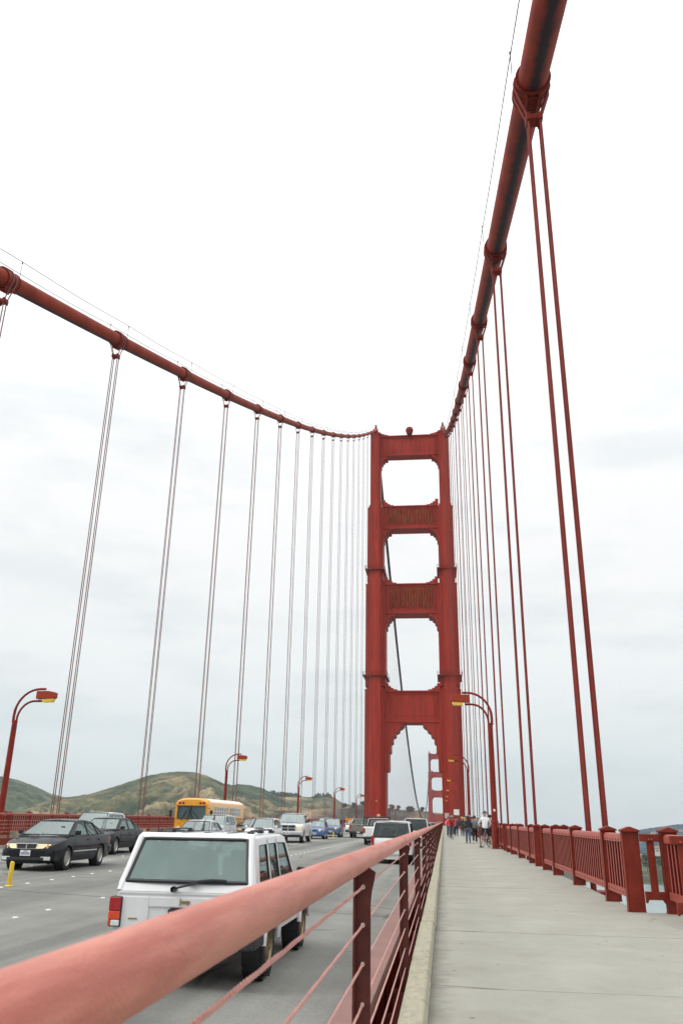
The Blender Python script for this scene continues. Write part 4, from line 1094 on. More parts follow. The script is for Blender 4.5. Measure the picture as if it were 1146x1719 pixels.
def build_car(name, label, cat, sp, loc, rz, group=None):
    g = lambda k, d=None: sp.get(k, d)
    Lh, W2 = sp['L'] / 2, sp['W'] / 2
    root = thing(name, label, cat, loc, rz, group)
    paint = sp['paint']; r = sp['tr']; tw = g('tw', .21)
    yf = Lh - sp['fo']; yr = yf - sp['wb']; ar = r + g('archgap', .055)
    zs = g('sill', .24)
    prof = sp['prof']        # (y, ztop)
    tf, tr_ = g('taper_f', .16), g('taper_r', .12)
    def ztop(y):
        return interp(sorted(prof), y)
    def hw(y):
        d = (abs(y) - (Lh - g('tl', .8))) / g('tl', .8)
        if d <= 0: return W2
        return W2 * (1 - (tf if y > 0 else tr_) * d * d)
    def zlow(y):
        z = zs + max(0, (abs(y) - (Lh - .5)) / .5) * g('lip', .06)
        for ya in (yf, yr):
            d = abs(y - ya)
            if d < ar: z = max(z, r + math.sqrt(ar * ar - d * d) * g('archk', 1))
        return z
    zb = g('floor', .2)
    ys_ = {-Lh, Lh, -Lh + .03, Lh - .03, -Lh + .1, Lh - .1}
    for p in prof: ys_.add(p[0])
    y = -Lh
    while y < Lh: ys_.add(round(y, 3)); y += .18
    for ya in (yf, yr):
        for k in range(25): ys_.add(round(ya - ar * math.cos(PI * k / 24), 4))
    ys_ = sorted(v for v in ys_ if -Lh <= v <= Lh)
    crownz = g('crown', .03)
    def sx(y, z):
        zt = ztop(y); w = hw(y); zl = zs
        t_ = max(0, min(1, (z - zl) / max(.1, zt - zl)))
        zm = g('widest', .52)
        k = (t_ - zm)
        return w * (1 - g('barrel', .07) * (k / (1 - zm if k > 0 else zm)) ** 2)
    mb = MB(); rings = []
    NR = None
    for y in ys_:
        zt = ztop(y); w = hw(y); zl = min(zlow(y), zt - .08)
        endk = 1.0
        de = Lh - abs(y)
        if de < .1: endk = 1 - g('endround', .05) * (1 - de / .1) ** 2
        zte = zt - (g('enddrop', .05) * (1 - de / .1) ** 2 if de < .1 else 0)
        half = []
        half.append((0, zte + crownz)); half.append((w * .45, zte + crownz * .85)); half.append((w * .8, zte + crownz * .3))
        half.append((sx(y, zt) - .045, zte)); half.append((sx(y, zt - .05) - .006, zte - .03))
        for f in (.85, .7, .55, .4, .25, .12, 0):
            z = zl + (zte - .06 - zl) * f
            half.append((sx(y, z), z))
        half.append((sx(y, zl) - .02, zl - .004)); half.append((w - .27, zl)); half.append((w - .27, min(zb, zl))); half.append((0, min(zb, zl)))
        half = [(x * endk, z) for x, z in half]
        ring = [(x, y, z) for x, z in half] + [(-x, y, z) for x, z in half[-2:0:-1]]
        rings.append(ring)
    n = len(rings[0])
    vs = [v for rg in rings for v in rg]
    fs = [(i * n + k, i * n + (k + 1) % n, (i + 1) * n + (k + 1) % n, (i + 1) * n + k) for i in range(len(rings) - 1) for k in range(n)]
    fs += [tuple(range(n - 1, -1, -1)), tuple((len(rings) - 1) * n + k for k in range(n))]
    mb.add(vs, fs)
    body = mb.build('body', paint, root, smooth=38)
    # wheel wells
    for ya in (yf, yr):
        for s in (-1, 1):
            MB().lathe([(s * (W2 - .265), ar - .012), (s * (W2 - .03), ar - .012)], (0, ya, r), 'x', 28).build('wheel_liner', M['blackplastic'], root)
    tym, rmm = wheel_mesh(r, tw, g('spokes', 9), g('rim', M['rim']))
    for ya in (yf, yr):
        for s in (-1, 1):
            wq = bpy.data.objects.new('wheel', None); wq.empty_display_size = .1; col.objects.link(wq); wq.parent = root
            wq.location = (s * (W2 - tw / 2 - .015), ya, r); wq.rotation_euler = (0, 0, 0 if s > 0 else PI)
            link('tyre', tym, wq); link('rim', rmm, wq)
    # ---------------- greenhouse
    gh = sp['gh']; wb_, wt_, rt_, rb_ = gh['wb'], gh['wt'], gh['rt'], gh['rb']
    belt = g('belt'); hb, hr = gh['hb'], gh['hr']; zr = max(wt_[1], rt_[1])
    def gx(z): return hb + (hr - hb) * max(0, (z - belt)) / (zr - belt)
    cab = MB()
    # roof
    def zroof(y):
        t_ = (y - rt_[0]) / (wt_[0] - rt_[0])
        return rt_[1] + (wt_[1] - rt_[1]) * t_ + g('roofarc', .025) * 4 * t_ * (1 - t_)
    ny = 8; rv = []
    xsn = [-1, -.985, -.93, -.6, 0, .6, .93, .985, 1]; zz = [-.06, -.02, -.002, .016, .022, .016, -.002, -.02, -.06]
    for i in range(ny + 1):
        y = rt_[0] + (wt_[0] - rt_[0]) * i / ny
        for a, dzz in zip(xsn, zz): rv.append((a * hr, y, zroof(y) + dzz))
    m9 = len(xsn)
    top = [(i * m9 + k, i * m9 + k + 1, (i + 1) * m9 + k + 1, (i + 1) * m9 + k) for i in range(ny) for k in range(m9 - 1)]
    o9 = len(rv); rv2 = [(x * .985, y, z - .035) for x, y, z in rv]
    cab.add(rv + rv2, top + [tuple(o9 + q for q in f[::-1]) for f in top] + [(k, k + 1, o9 + k + 1, o9 + k) for k in range(m9 - 1)] + [(ny * m9 + k, o9 + ny * m9 + k, o9 + ny * m9 + k + 1, ny * m9 + k + 1) for k in range(m9 - 1)])
    wins = gh['wins']       # list of ((yfb,zfb),(yft,zft),(yrt,zrt),(yrb,zrb))
    for s in (-1, 1):
        def P(y, z, off=0): return (s * (gx(z) - off), y, z)
        edges = [((wb_[0], belt - .02), (wt_[0], wt_[1] - .03))] + [e for w in wins for e in ((w[0], w[1]), (w[3], w[2]))] + [((rb_[0], max(belt, rb_[1]) - .02 if rb_[1] < belt + .3 else rb_[1]), (rt_[0], rt_[1] - .03))]
        for i in range(0, len(edges), 2):
            a, b_ = edges[i], edges[i + 1]
            cab.prism([P(*a[0]), P(*a[1]), P(*b_[1]), P(*b_[0])], (-s * .045, 0, 0))
        for w in wins:      # top rail over the window, sill below it
            cab.prism([P(*w[1]), P(w[1][0], zroof(min(max(w[1][0], rt_[0]), wt_[0])) - .03), P(w[2][0], zroof(min(max(w[2][0], rt_[0]), wt_[0])) - .03), P(*w[2])], (-s * .045, 0, 0))
            cab.prism([P(w[0][0], belt - .05), P(*w[0]), P(*w[3]), P(w[3][0], belt - .05)], (-s * .045, 0, 0))
        # fill between pillar tops
        e_a = edges[0][1]; 
        cab.prism([P(e_a[0], e_a[1]), P(e_a[0], zroof(wt_[0]) - .03), P(wins[0][1][0], zroof(wins[0][1][0]) - .03), P(*wins[0][1])], (-s * .045, 0, 0))
        wl_ = wins[-1]
        cab.prism([P(*wl_[2]), P(wl_[2][0], zroof(max(wl_[2][0], rt_[0])) - .03), P(rt_[0], zroof(rt_[0]) - .03), P(rt_[0], rt_[1] - .034)], (-s * .045, 0, 0))
    # windscreen frame + rear frame
    def pane(base, topp, kb, kt, bow, ins, off):
        vs, k = [], 8; dirv = 1 if base[0] > topp[0] else -1
        m = 5
        for j in range(m + 1):
            t_ = ins + (1 - 2 * ins) * j / m
            y = base[0] + (topp[0] - base[0]) * t_; z = base[1] + (topp[1] - base[1]) * t_
            w = (kb + (kt - kb) * t_)
            for i in range(k + 1):
                q = -1 + 2 * i / k
                vs.append((q * w, y + dirv * (bow * (1 - q * q) + off), z + off * .6))
        return vs, [(j * (k + 1) + i, j * (k + 1) + i + 1, (j + 1) * (k + 1) + i + 1, (j + 1) * (k + 1) + i) for j in range(m) for i in range(k)]
    rfr = g('rfrac', 1.0)
    ft = (wt_[0], wt_[1] - .01); rtt = (rb_[0] + (rt_[0] - rb_[0]) * rfr, rb_[1] + (rt_[1] - .01 - rb_[1]) * rfr)
    bowf, bowr = g('bowf', .06), g('bowr', .03)
    cab_o = cab.build('roof', paint, root, smooth=35)
    fz = max(wb_[1], belt - .03)
    ws = MB().add(*pane((wb_[0], wb_[1] - .01), ft, gx(wb_[1]) * .955, hr * .955, bowf, .03, 0)).build('windscreen', g('gf', M['glass_front']), root, smooth=60)
    sealm = MB()
    def border(base, topp, kb, kt, bow, wd, off):
        dirv = 1 if base[0] > topp[0] else -1
        def q(t_, u):
            w = kb + (kt - kb) * t_
            return Vector((u * w, base[0] + (topp[0] - base[0]) * t_ + dirv * (bow * (1 - u * u) + off), base[1] + (topp[1] - base[1]) * t_ + off * .5))
        for u in (-1, 1):
            sealm.tube([q(.0 + .1 * i, u) for i in range(11)], wd, 5)
        for t_ in (.01, .99):
            sealm.tube([q(t_, -1 + .25 * i) for i in range(9)], wd, 5)
    border((wb_[0], wb_[1] - .01), ft, gx(wb_[1]) * .965, hr * .965, bowf, .018, 0)
    if not g('openbed') or True:
        MB().add(*pane((rb_[0], rb_[1]), rtt, gx(rb_[1]) * g('rwk', .94), hr * g('rwk', .94), bowr, g('rins', .05), g('roff', 0))).build('rear_window', g('gr', M['glass']), root, smooth=60)
        border((rb_[0], rb_[1]), rtt, gx(rb_[1]) * g('rwk', .94), hr * g('rwk', .94), bowr, g('rseal', .016), g('roff', 0))
    for s in (-1, 1):
        for w in wins:
            pts = [(s * (gx(z) - .012), y, z) for y, z in w]
            MB().prism(pts, (-s * .006, 0, 0)).build('side_window', g('gs', M['glass']), root)
            lp = [Vector((s * (gx(z) - .004), y, z)) for y, z in w]
            sealm.tube(lp + [lp[0]], .009, 4)
    sealm.build('window_seal', M['blackplastic'], root)
    # interior: dark deck, seats, wheel
    it = MB(); it.b2(-hb + .06, hb - .06, max(rb_[0], -Lh + .1) + .04, wb_[0] - .05, belt - .04, belt + crownz + .012)
    for yy in g('seats', (.0, -.85)):
        for xx in (-.38, .38):
            it.box((xx, yy, belt + .16), (.44, .14, .36)); it.box((xx, yy - .03, belt + .36), (.22, .09, .14))
    it.build('interior', M['interior'] if not g('light_int') else M['interior_tan'], root, bevel=.03)
    sw = MB(); pts = [(-.36 + .17 * math.cos(a), wb_[0] - .62 + .06 * math.sin(a), belt + .1 + .17 * math.sin(a)) for a in [2 * PI * k / 14 for k in range(15)]]
    sw.tube(pts, .014, 5).build('steering_wheel', M['interior'], root)
    # mirrors, handles, seams, wipers
    for s in (-1, 1):
        wm_ = wins[0]
        ymir = wm_[0][0] - .02
        MB().prism([(s * (hb + .02), ymir + .1, belt + .03), (s * (hb + .2), ymir + .05, belt + .04), (s * (hb + .21), ymir + .04, belt + .16), (s * (hb + .05), ymir + .08, belt + .17)], (0, -.09, 0)).build('mirror', g('mirror', paint), root, bevel=.03)
        sm = MB()
        for yy in g('seams', ()):
            pts = [(s * (sx(yy, z) + .001), yy, z) for z in [zs + .08 + (belt - .05 - zs - .08) * k / 6 for k in range(7)]]
            sm.tube(pts, .006, 4)
        if g('seams'): sm.build('door_seam', M['blackplastic'], root)
        for yy in g('handles', ()):
            MB().box((s * (sx(yy, belt - .12) + .012), yy, belt - .12), (.03, .17, .035)).build('door_handle', g('handle_m', paint), root, bevel=.01)
        if g('mould'):
            zmo = g('mould')
            pts = [(s * (sx(yy, zmo) + .004), yy, zmo) for yy in [yr + ar + .03 + (yf - yr - 2 * ar - .06) * k / 8 for k in range(9)]]
            MB().tube(pts, .018, 6).build('side_moulding', g('mould_m', M['blackplastic']), root)
    wp = MB()
    for x0, x1 in ((-.55, .0), (.1, .62)):
        z0 = wb_[1] + .03
        tt = .16
        wp.tube([(x0, wb_[0] + bowf, z0), (x1, wb_[0] + bowf * .9 + (wt_[0] - wb_[0]) * tt * .4 + .02, z0 + (wt_[1] - wb_[1]) * tt * .4), (x1 + .06, wb_[0] + bowf * .8 + (wt_[0] - wb_[0]) * tt + .02, z0 + (wt_[1] - wb_[1]) * tt)], .011, 5)
    wp.build('wiper', M['blackplastic'], root)
    return root, dict(sx=sx, ztop=ztop, hw=hw, gx=gx, yf=yf, yr=yr, zroof=zroof, Lh=Lh, W2=W2, paint=paint, belt=belt)
def patch(root, name, m, quadpts, th, bevel=.006):
    # small panel following the body end: polygon pushed out along y
    return MB().prism(quadpts, (0, th, 0)).build(name, m, root, bevel=bevel)
def plate(root, y, z, s):
    p = MB().box((0, y, z), (.31, .012, .155)).build('licence_plate', M['plate'], root, bevel=.004)
    d = MB(); d.box((0, y + s * .0075, z + .052), (.12, .003, .022))
    for k in range(7): d.box((-.112 + .0375 * k, y + s * .0075, z - .012), (.022, .003, .06))
    d.build('plate_characters', M['platemark'], p)
    return p
def front_kit(root, I, zl, hl_w=.42, hl_h=.15, grille=(.5, .13), gm='blackplastic', bump_z=(.3, .52), bm=None, plate_z=.45, fog=False, xh=None, chrome=False, turn=True):
    Lh, hw = I['Lh'], I['hw']
    yb = Lh - .02
    xo = (hw(Lh) * .96) if xh is None else xh
    for s in (-1, 1):
        x0, x1 = xo - hl_w, xo
        MB().prism([(s * x0, Lh - .16, zl - hl_h / 2), (s * (x1 + .0), Lh - .26, zl - hl_h / 2 + .01), (s * (x1 - .01), Lh - .32, zl + hl_h / 2 - .01), (s * (x0 + .03), Lh - .2, zl + hl_h / 2)], (0, .205, 0)).build('headlight', M['headlight'], root, bevel=.02)
        if turn:
            MB().prism([(s * (x1 - .10), Lh - .3, zl - hl_h / 2 + .01), (s * (x1 + .012), Lh - .4, zl - hl_h / 2 + .02), (s * (x1 + .002), Lh - .46, zl + hl_h / 2 - .015), (s * (x1 - .10), Lh - .36, zl + hl_h / 2 - .01)], (0, .31, 0)).build('turn_lamp', M['amber_lamp'], root, bevel=.015)
    gw, gh_ = grille
    if gw:
        gr = MB().prism([(-gw / 2 + .03, Lh - .02, zl - gh_ / 2), (gw / 2 - .03, Lh - .02, zl - gh_ / 2), (gw / 2, Lh - .03, zl + gh_ / 2), (-gw / 2, Lh - .03, zl + gh_ / 2)], (0, .045, 0)).build('grille', M[gm], root, bevel=.01)
        if chrome:
            c = MB(); pts = [(-gw / 2 + .02, Lh + .028, zl - gh_ / 2 - .005), (gw / 2 - .02, Lh + .028, zl - gh_ / 2 - .005), (gw / 2 + .01, Lh + .018, zl + gh_ / 2 + .008), (-gw / 2 - .01, Lh + .018, zl + gh_ / 2 + .008)]
            c.tube(pts + [pts[0]], .014, 6); c.b2(-.02, .02, Lh + .02, Lh + .035, zl - gh_ / 2, zl + gh_ / 2); c.build('grille_surround', M['chrome'], gr)
    z0, z1 = bump_z
    bmp = MB(); prof = [(-1, -.42), (-.97, -.16), (-.82, -.03), (-.5, .03), (0, .045), (.5, .03), (.82, -.03), (.97, -.16), (1, -.42)]
    w = hw(Lh - .3) + .012
    outer = [(a * w, Lh + b) for a, b in prof]; inner = [(a * w * .9, Lh + b - .12) for a, b in prof[::-1]]
    bmp.prism([(x, y, z0) for x, y in outer + inner], (0, 0, z1 - z0))
    bm_o = bmp.build('front_bumper', bm or I['paint'], root, bevel=.03)
    MB().b2(-.55, .55, Lh + .01, Lh + .047, z0 + .03, z0 + .11).build('air_intake', M['blackplastic'], bm_o, bevel=.01)
    if fog:
        for s in (-1, 1): MB().prism([(s * .42, Lh - .05, z0 + .03), (s * .72, Lh - .1, z0 + .03), (s * .72, Lh - .1, z0 + .13), (s * .47, Lh - .05, z0 + .13)], (0, .09, 0)).build('fog_lamp', M['clearlamp'], root, bevel=.01)
    plate(root, Lh + .056, plate_z, 1)
def rear_kit(root, I, zl, tl_w=.12, tl_h=.4, bump_z=(.4, .62), bm=None, plate_z=.75, hatch=True):
    Lh, hw = I['Lh'], I['hw']
    for s in (-1, 1):
        xo = hw(-Lh) * .985
        MB().b2(s * (xo - tl_w), s * (xo + .008), -Lh - .02, -Lh + .14, zl - tl_h / 2, zl + tl_h / 2).build('tail_light', M['taillight'], root, bevel=.015)
    z0, z1 = bump_z; w = hw(-Lh + .3) + .01
    prof = [(-1, .3), (-.98, .04), (-.9, -.06), (0, -.09), (.9, -.06), (.98, .04), (1, .3)]
    MB().prism([(a * w, -Lh + b, z0) for a, b in prof] + [(a * w * .9, -Lh + b + .15, z0) for a, b in prof[::-1]], (0, 0, z1 - z0)).build('rear_bumper', bm or I['paint'], root, bevel=.03)
    plate(root, -Lh - .03, plate_z, -1)

# --- specs
def sedan_spec(L=4.8, W=1.78, H=1.41, paint='black_paint', rim='rim', **kw):
    h = H
    sp = dict(L=L, W=W, fo=.95, wb=L * .5625, tr=.315, tw=.2, sill=.23, belt=.93, paint=M[paint], rim=M[rim],
              prof=[(-L / 2, .86), (-L / 2 + .08, .95), (-L / 2 + .5, .98), (-1.0, .95), (0, .93), (.95, .93), (1.25, .92), (L / 2 - .45, .80), (L / 2 - .1, .70), (L / 2, .62)],
              gh=dict(wb=(1.40, .925), wt=(.42, h - .045), rt=(-.85, h - .06), rb=(-1.78, .99), hb=W / 2 - .085, hr=W / 2 - .30,
                      wins=[((.96, .965), (.34, h - .12), (-.22, h - .095), (-.20, .955)), ((-.29, .955), (-.30, h - .095), (-.82, h - .12), (-1.12, .965)), ((-1.17, .975), (-.89, h - .135), (-.98, h - .15), (-1.42, .985))]),
              roofarc=.045, crown=.045, seams=(.98, -.24, -1.05), handles=(-.08, -1.0), mould=.5, mould_m=M[paint], taper_f=.2, taper_r=.14)
    sp.update(kw); return sp
def wagon_spec(L=4.5, W=1.75, H=1.6, paint='silver_paint', rim='rim', hood=1.0, belt=1.0, tr=.335, sill=.28, rake=.55, **kw):
    h = H; R_ = -L / 2
    sp = dict(L=L, W=W, fo=.85, wb=L * .575, tr=tr, tw=.21, sill=sill, belt=belt, paint=M[paint], rim=M[rim],
              prof=[(R_, belt - .05), (R_ + .06, belt), (0, belt), (L / 2 - 1.25, belt), (L / 2 - 1.05, hood), (L / 2 - .35, hood - .1), (L / 2 - .06, hood - .18), (L / 2, hood - .26)],
              gh=dict(wb=(L / 2 - 1.05, belt - .005), wt=(L / 2 - 1.05 - rake - .2, h - .03), rt=(R_ + .42, h - .05), rb=(R_ + .06, belt + .02), hb=W / 2 - .06, hr=W / 2 - .2,
                      wins=[((L / 2 - 1.38, belt + .03), (L / 2 - 1.85, h - .12), (L / 2 - 2.35, h - .11), (L / 2 - 2.35, belt + .02)), ((L / 2 - 2.44, belt + .02), (L / 2 - 2.44, h - .11), (L / 2 - 3.2, h - .12), (L / 2 - 3.3, belt + .02)), ((L / 2 - 3.4, belt + .02), (L / 2 - 3.3, h - .12), (R_ + .62, h - .13), (R_ + .42, belt + .04))]),
              seams=(L / 2 - 1.3, L / 2 - 2.4, L / 2 - 3.3), handles=(L / 2 - 2.25, L / 2 - 3.1), taper_f=.14, taper_r=.06, barrel=.05, rins=.06)
    sp.update(kw); return sp
def pickup_spec(L=5.7, W=2.0, H=1.9, paint='white_paint2', **kw):
    h = H
    sp = dict(L=L, W=W, fo=.95, wb=L * .62, tr=.39, tw=.25, sill=.42, belt=1.28, floor=.35, paint=M[paint], rim=M['rim'], spokes=5,
              prof=[(-L / 2, 1.2), (-L / 2 + .05, 1.3), (-.5, 1.3), (0, 1.28), (L / 2 - 1.55, 1.28), (L / 2 - 1.4, 1.26), (L / 2 - .25, 1.16), (L / 2 - .04, 1.08), (L / 2, 1.0)],
              gh=dict(wb=(L / 2 - 1.42, 1.27), wt=(L / 2 - 2.0, h - .02), rt=(L / 2 - 3.25, h - .03), rb=(L / 2 - 3.42, 1.32), hb=W / 2 - .08, hr=W / 2 - .2,
                      wins=[((L / 2 - 1.75, 1.31), (L / 2 - 2.08, h - .1), (L / 2 - 2.62, h - .1), (L / 2 - 2.65, 1.3)), ((L / 2 - 2.74, 1.3), (L / 2 - 2.72, h - .1), (L / 2 - 3.16, h - .11), (L / 2 - 3.26, 1.31))]),
              seams=(L / 2 - 1.6, L / 2 - 2.7, L / 2 - 3.45), handles=(L / 2 - 2.5,), taper_f=.05, taper_r=.02, barrel=.03, enddrop=.03, archgap=.09, seats=(L / 2 - 2.8,), rwk=.8, rins=.12, crown=.015, mirror=M['blackplastic'])
    sp.update(kw); return sp
def rz_(x): return crown(x) + .002
# ------------------------------------------------------------------ the traffic
# big white boxy off-roader right by the walkway, seen from behind
L_ = 4.20; R_ = -L_ / 2; h = 1.63
sp = dict(L=L_, W=1.76, fo=.70, wb=2.576, tr=.355, tw=.235, sill=.45, floor=.33, belt=1.0, paint=M['white_paint'], rim=M['rim_gold'], spokes=10, archgap=.085, archk=1.0,
          prof=[(R_, 1.0), (R_ + .05, 1.0), (0, 1.0), (L_ / 2 - 1.32, 1.0), (L_ / 2 - .2, .98), (L_ / 2, .93)], crown=.01, barrel=.02, taper_f=.03, taper_r=.03, enddrop=.01, endround=.015, lip=.04,
          gh=dict(wb=(.72, 1.0), wt=(.22, h - .02), rt=(R_ + .36, h - .03), rb=(R_ + .055, 1.085), hb=.86, hr=.745,
                  wins=[((.50, 1.05), (.16, h - .13), (-.40, h - .12), (-.42, 1.04)), ((-.52, 1.04), (-.50, h - .12), (-1.0, h - .12), (-1.08, 1.04)), ((-1.19, 1.04), (-1.12, h - .12), (R_ + .52, h - .13), (R_ + .30, 1.05))]),
          seams=(.62, -.47, -1.12), handles=(-.25, -.92), mould=.70, mould_m=M['white_paint'], mirror=M['blackplastic'], seats=(-.05, -.95), rwk=.885, rins=.055, rfrac=.95, bowr=.03, roff=.012, rseal=.022, gr=M['glass_rear'], gf=M['glass'], light_int=True, roofarc=.015)
jeep, I = build_car('off_road_car', 'big white boxy off-road car beside the handrail, seen from behind, gold wheels', 'car', sp, (7.14, 12.42, rz_(7.1)), 0)
Lh = I['Lh']; yR = -Lh; DRV = {'offroad': jeep}
# tailgate: raised frame round the glass, shoulder line, recess for the plate
tg = MB()
tg.b2(-.80, .80, yR - .012, yR + .05, .955, .985)
tg.b2(-.78, -.42, yR - .016, yR + .02, .52, .93); tg.b2(.42, .78, yR - .016, yR + .02, .52, .93); tg.b2(-.42, .42, yR - .016, yR + .02, .82, .93); tg.b2(-.42, .42, yR - .016, yR + .02, .52, .585)
tgo = tg.build('tailgate', M['white_paint'], jeep, bevel=.01)
for s in (-1, 1):
    a = Vector((s * .80, yR + .02, .985)); b_ = Vector((s * .71, yR + .345, h - .05))
    MB().tube([a, a.lerp(b_, .5) + Vector((0, -.01, 0)), b_], .045, 8).build('window_frame', M['white_paint'], jeep, smooth=60)
    # tail lights: red over orange over a clear strip
    tl = MB().b2(s * .745, s * .895, yR - .035, yR + .12, .60, .925).build('tail_light', M['blackplastic'], jeep, bevel=.01)
    MB().b2(s * .757, s * .897, yR - .05, yR + .10, .772, .918).build('stop_lens', M['taillight'], tl, bevel=.01)
    MB().b2(s * .757, s * .897, yR - .05, yR + .10, .678, .768).build('turn_lens', M['taillight_orange'], tl, bevel=.01)
    MB().b2(s * .757, s * .860, yR - .05, yR + .10, .610, .674).build('reverse_lens', M['clearlamp'], tl, bevel=.01)
    MB().b2(s * .862, s * .897, yR - .05, yR + .10, .610, .674).build('side_lens', M['taillight_orange'], tl, bevel=.008)
bp_ = MB().b2(-.86, .86, yR - .13, yR + .05, .40, .535).build('rear_bumper', M['blackplastic'], jeep, bevel=.02)
for s in (-1, 1): MB().b2(s * .80, s * .905, yR - .125, yR + .42, .405, .53).build('bumper_end', M['blackplastic'], jeep, bevel=.02)
MB().add([(-.79, yR - .014, .985), (.79, yR - .014, .985), (.765, yR + .036, 1.083), (-.765, yR + .036, 1.083), (-.79, yR + .06, .985), (.79, yR + .06, .985), (.765, yR + .08, 1.083), (-.765, yR + .08, 1.083)], [(0, 1, 2, 3), (4, 7, 6, 5), (0, 4, 5, 1), (3, 2, 6, 7), (0, 3, 7, 4), (1, 5, 6, 2)]).build('tailgate_sill', M['white_paint'], jeep, bevel=.006)
plate(jeep, yR - .022, .71, -1)
pf = MB(); 
for a, b_ in (((-.175, .625), (.175, .64)), ((-.175, .775), (.175, .80)), ((-.175, .64), (-.158, .775)), ((.158, .64), (.175, .775))): pf.b2(a[0], b_[0], yR - .032, yR - .01, a[1], b_[1])
pf.build('plate_frame', M['blackplastic'], jeep)
MB().b2(-.15, .17, yR - .035, yR - .005, .80, .822).build('tailgate_handle', M['blackplastic'], jeep, bevel=.006)
# rear wiper
MB().lathe([(-.06, .034), (.02, .03), (.03, .015), (.03, 0)], (-.12, yR - .02, 1.02), 'y', 10).tube([(-.12, yR - .045, 1.025), (.12, yR - .03, 1.085), (.18, yR - .01, 1.10)], .012, 6).tube([(.05, yR - .015, 1.095), (.32, yR - .0, 1.125), (.50, yR + .015, 1.118)], .016, 6).build('rear_wiper', M['blackplastic'], jeep)
# raised letters of the maker's badge and the small trim badge
def text_mesh(name, s, size, m, parent, loc, rot, depth=.004, align='CENTER', shear=0, bold=0):
    cu = bpy.data.curves.new('txt', 'FONT'); cu.body = s; cu.size = size; cu.extrude = depth; cu.align_x = align; cu.resolution_u = 2; cu.shear = shear; cu.offset = bold
    o = bpy.data.objects.new('txt', cu); col.objects.link(o)
    me = bpy.data.meshes.new_from_object(o)
    bpy.data.objects.remove(o); me.materials.clear(); me.materials.append(m)
    q = link(name, me, parent); q.location = loc; q.rotation_euler = rot
    return q
text_mesh('badge', 'Jeep', .075, M['gold'], jeep, (.02, yR - .022, .862), (PI / 2, 0, 0), .005, bold=.002)
MB().b2(-.66, -.55, yR - .024, yR - .01, .685, .70).b2(-.655, -.555, yR - .027, yR - .01, .688, .697).build('trim_badge', M['gold'], jeep, bevel=.003)
hz0 = Vector((0, R_ + .055 + .305 * .95, 1.085 + (h - .04 - 1.085) * .95)); hz1 = Vector((0, R_ + .36, h - .005))
MB().prism([(-.70, hz0.y - .035, hz0.z - .02), (.70, hz0.y - .035, hz0.z - .02), (.735, hz1.y - .02, hz1.z - .02), (.735, hz1.y + .06, hz1.z + .012), (-.735, hz1.y + .06, hz1.z + .012), (-.735, hz1.y - .02, hz1.z - .02)], (0, .012, 0)) if False else None
MB().add([(-.70, hz0.y - .03, hz0.z), (.70, hz0.y - .03, hz0.z), (.74, hz1.y - .03, hz1.z - .02), (-.74, hz1.y - .03, hz1.z - .02), (-.70, hz0.y + .03, hz0.z), (.70, hz0.y + .03, hz0.z), (.74, hz1.y + .04, hz1.z - .02), (-.74, hz1.y + .04, hz1.z - .02), (.72, hz1.y + .03, hz1.z + .014), (-.72, hz1.y + .03, hz1.z + .014)], [(0, 1, 2, 3), (5, 4, 7, 6), (0, 4, 5, 1), (1, 5, 6, 2), (4, 0, 3, 7), (3, 2, 8, 9), (2, 6, 8), (7, 3, 9), (6, 7, 9, 8)]).build('tailgate_header', M['white_paint'], jeep, smooth=40)
# wheel arch flares
for ya in (I['yf'], I['yr']):
    for s in (-1, 1):
        fl = MB(); pts = [(s * .885, ya + .445 * math.cos(a), .355 + .445 * math.sin(a)) for a in [PI * (.02 + .96 * k / 16) for k in range(17)]]
        fl.tube(pts, .035, 6).build('wheel_flare', M['white_paint'], jeep, smooth=60)
# roof rack bars, feet and ribs
for s in (-1, 1):
    pts = [(s * .60, y, I['zroof'](y) + .055) for y in (R_ + .75, R_ + 1.2, -.3, .0)]
    rk = MB().tube(pts, .012, 6)
    rk.build('roof_rail', M['blackplastic'], jeep, smooth=60)
    for y in (R_ + .75, R_ + 1.35, -.02):
        MB().box((s * .60, y, I['zroof'](y) + .03), (.07, .12, .035)).build('rack_foot', M['blackplastic'], jeep, bevel=.012)
    MB().tube([(s * .695, R_ + .40, h - .085), (s * .705, -.5, h - .06), (s * .695, .2, h - .075)], .012, 5).build('drip_rail', M['blackplastic'], jeep)
for x in (-.3, 0, .3): MB().tube([(x, R_ + .7, I['zroof'](R_ + .7) + .022), (x, -.05, I['zroof'](-.05) + .022)], .012, 6).build('roof_rib', M['blackplastic'], jeep)
MB().tube([(-.25, R_ + .6, .43), (-.2, R_ + .1, .40), (.3, R_ + .05, .37)], .03, 8).build('exhaust', M['rim'], jeep)
MB().b2(-.7, .7, I['yr'] - .06, I['yr'] + .06, .28, .42).build('rear_axle', M['blackplastic'], jeep, bevel=.03)
# defroster lines
df = MB()
for k in range(11):
    t_ = .12 + .76 * k / 10
    y = yR + .045 + (R_ + .36 - yR - .045) * t_ - .02; z = 1.035 + (h - .04 - 1.035) * t_
    w = .745 + (.645 - .745) * t_
    df.tube([(-w, y + .004, z), (0, y - .026, z), (w, y + .004, z)], .0022, 4)
df.build('defroster_line', M['blackplastic'], jeep)
front_kit(jeep, I, .80, .3, .18, (.7, .2), 'blackplastic', (.42, .56), M['blackplastic'], .5, xh=.82)

def facing(name, label, cat, spec, x, yfront, rz=0, group=None):
    Lh = spec['L'] / 2
    return build_car(name, label, cat, spec, (x, yfront + Lh, rz_(x)), PI + rz, group)
G = 'cars coming the other way'
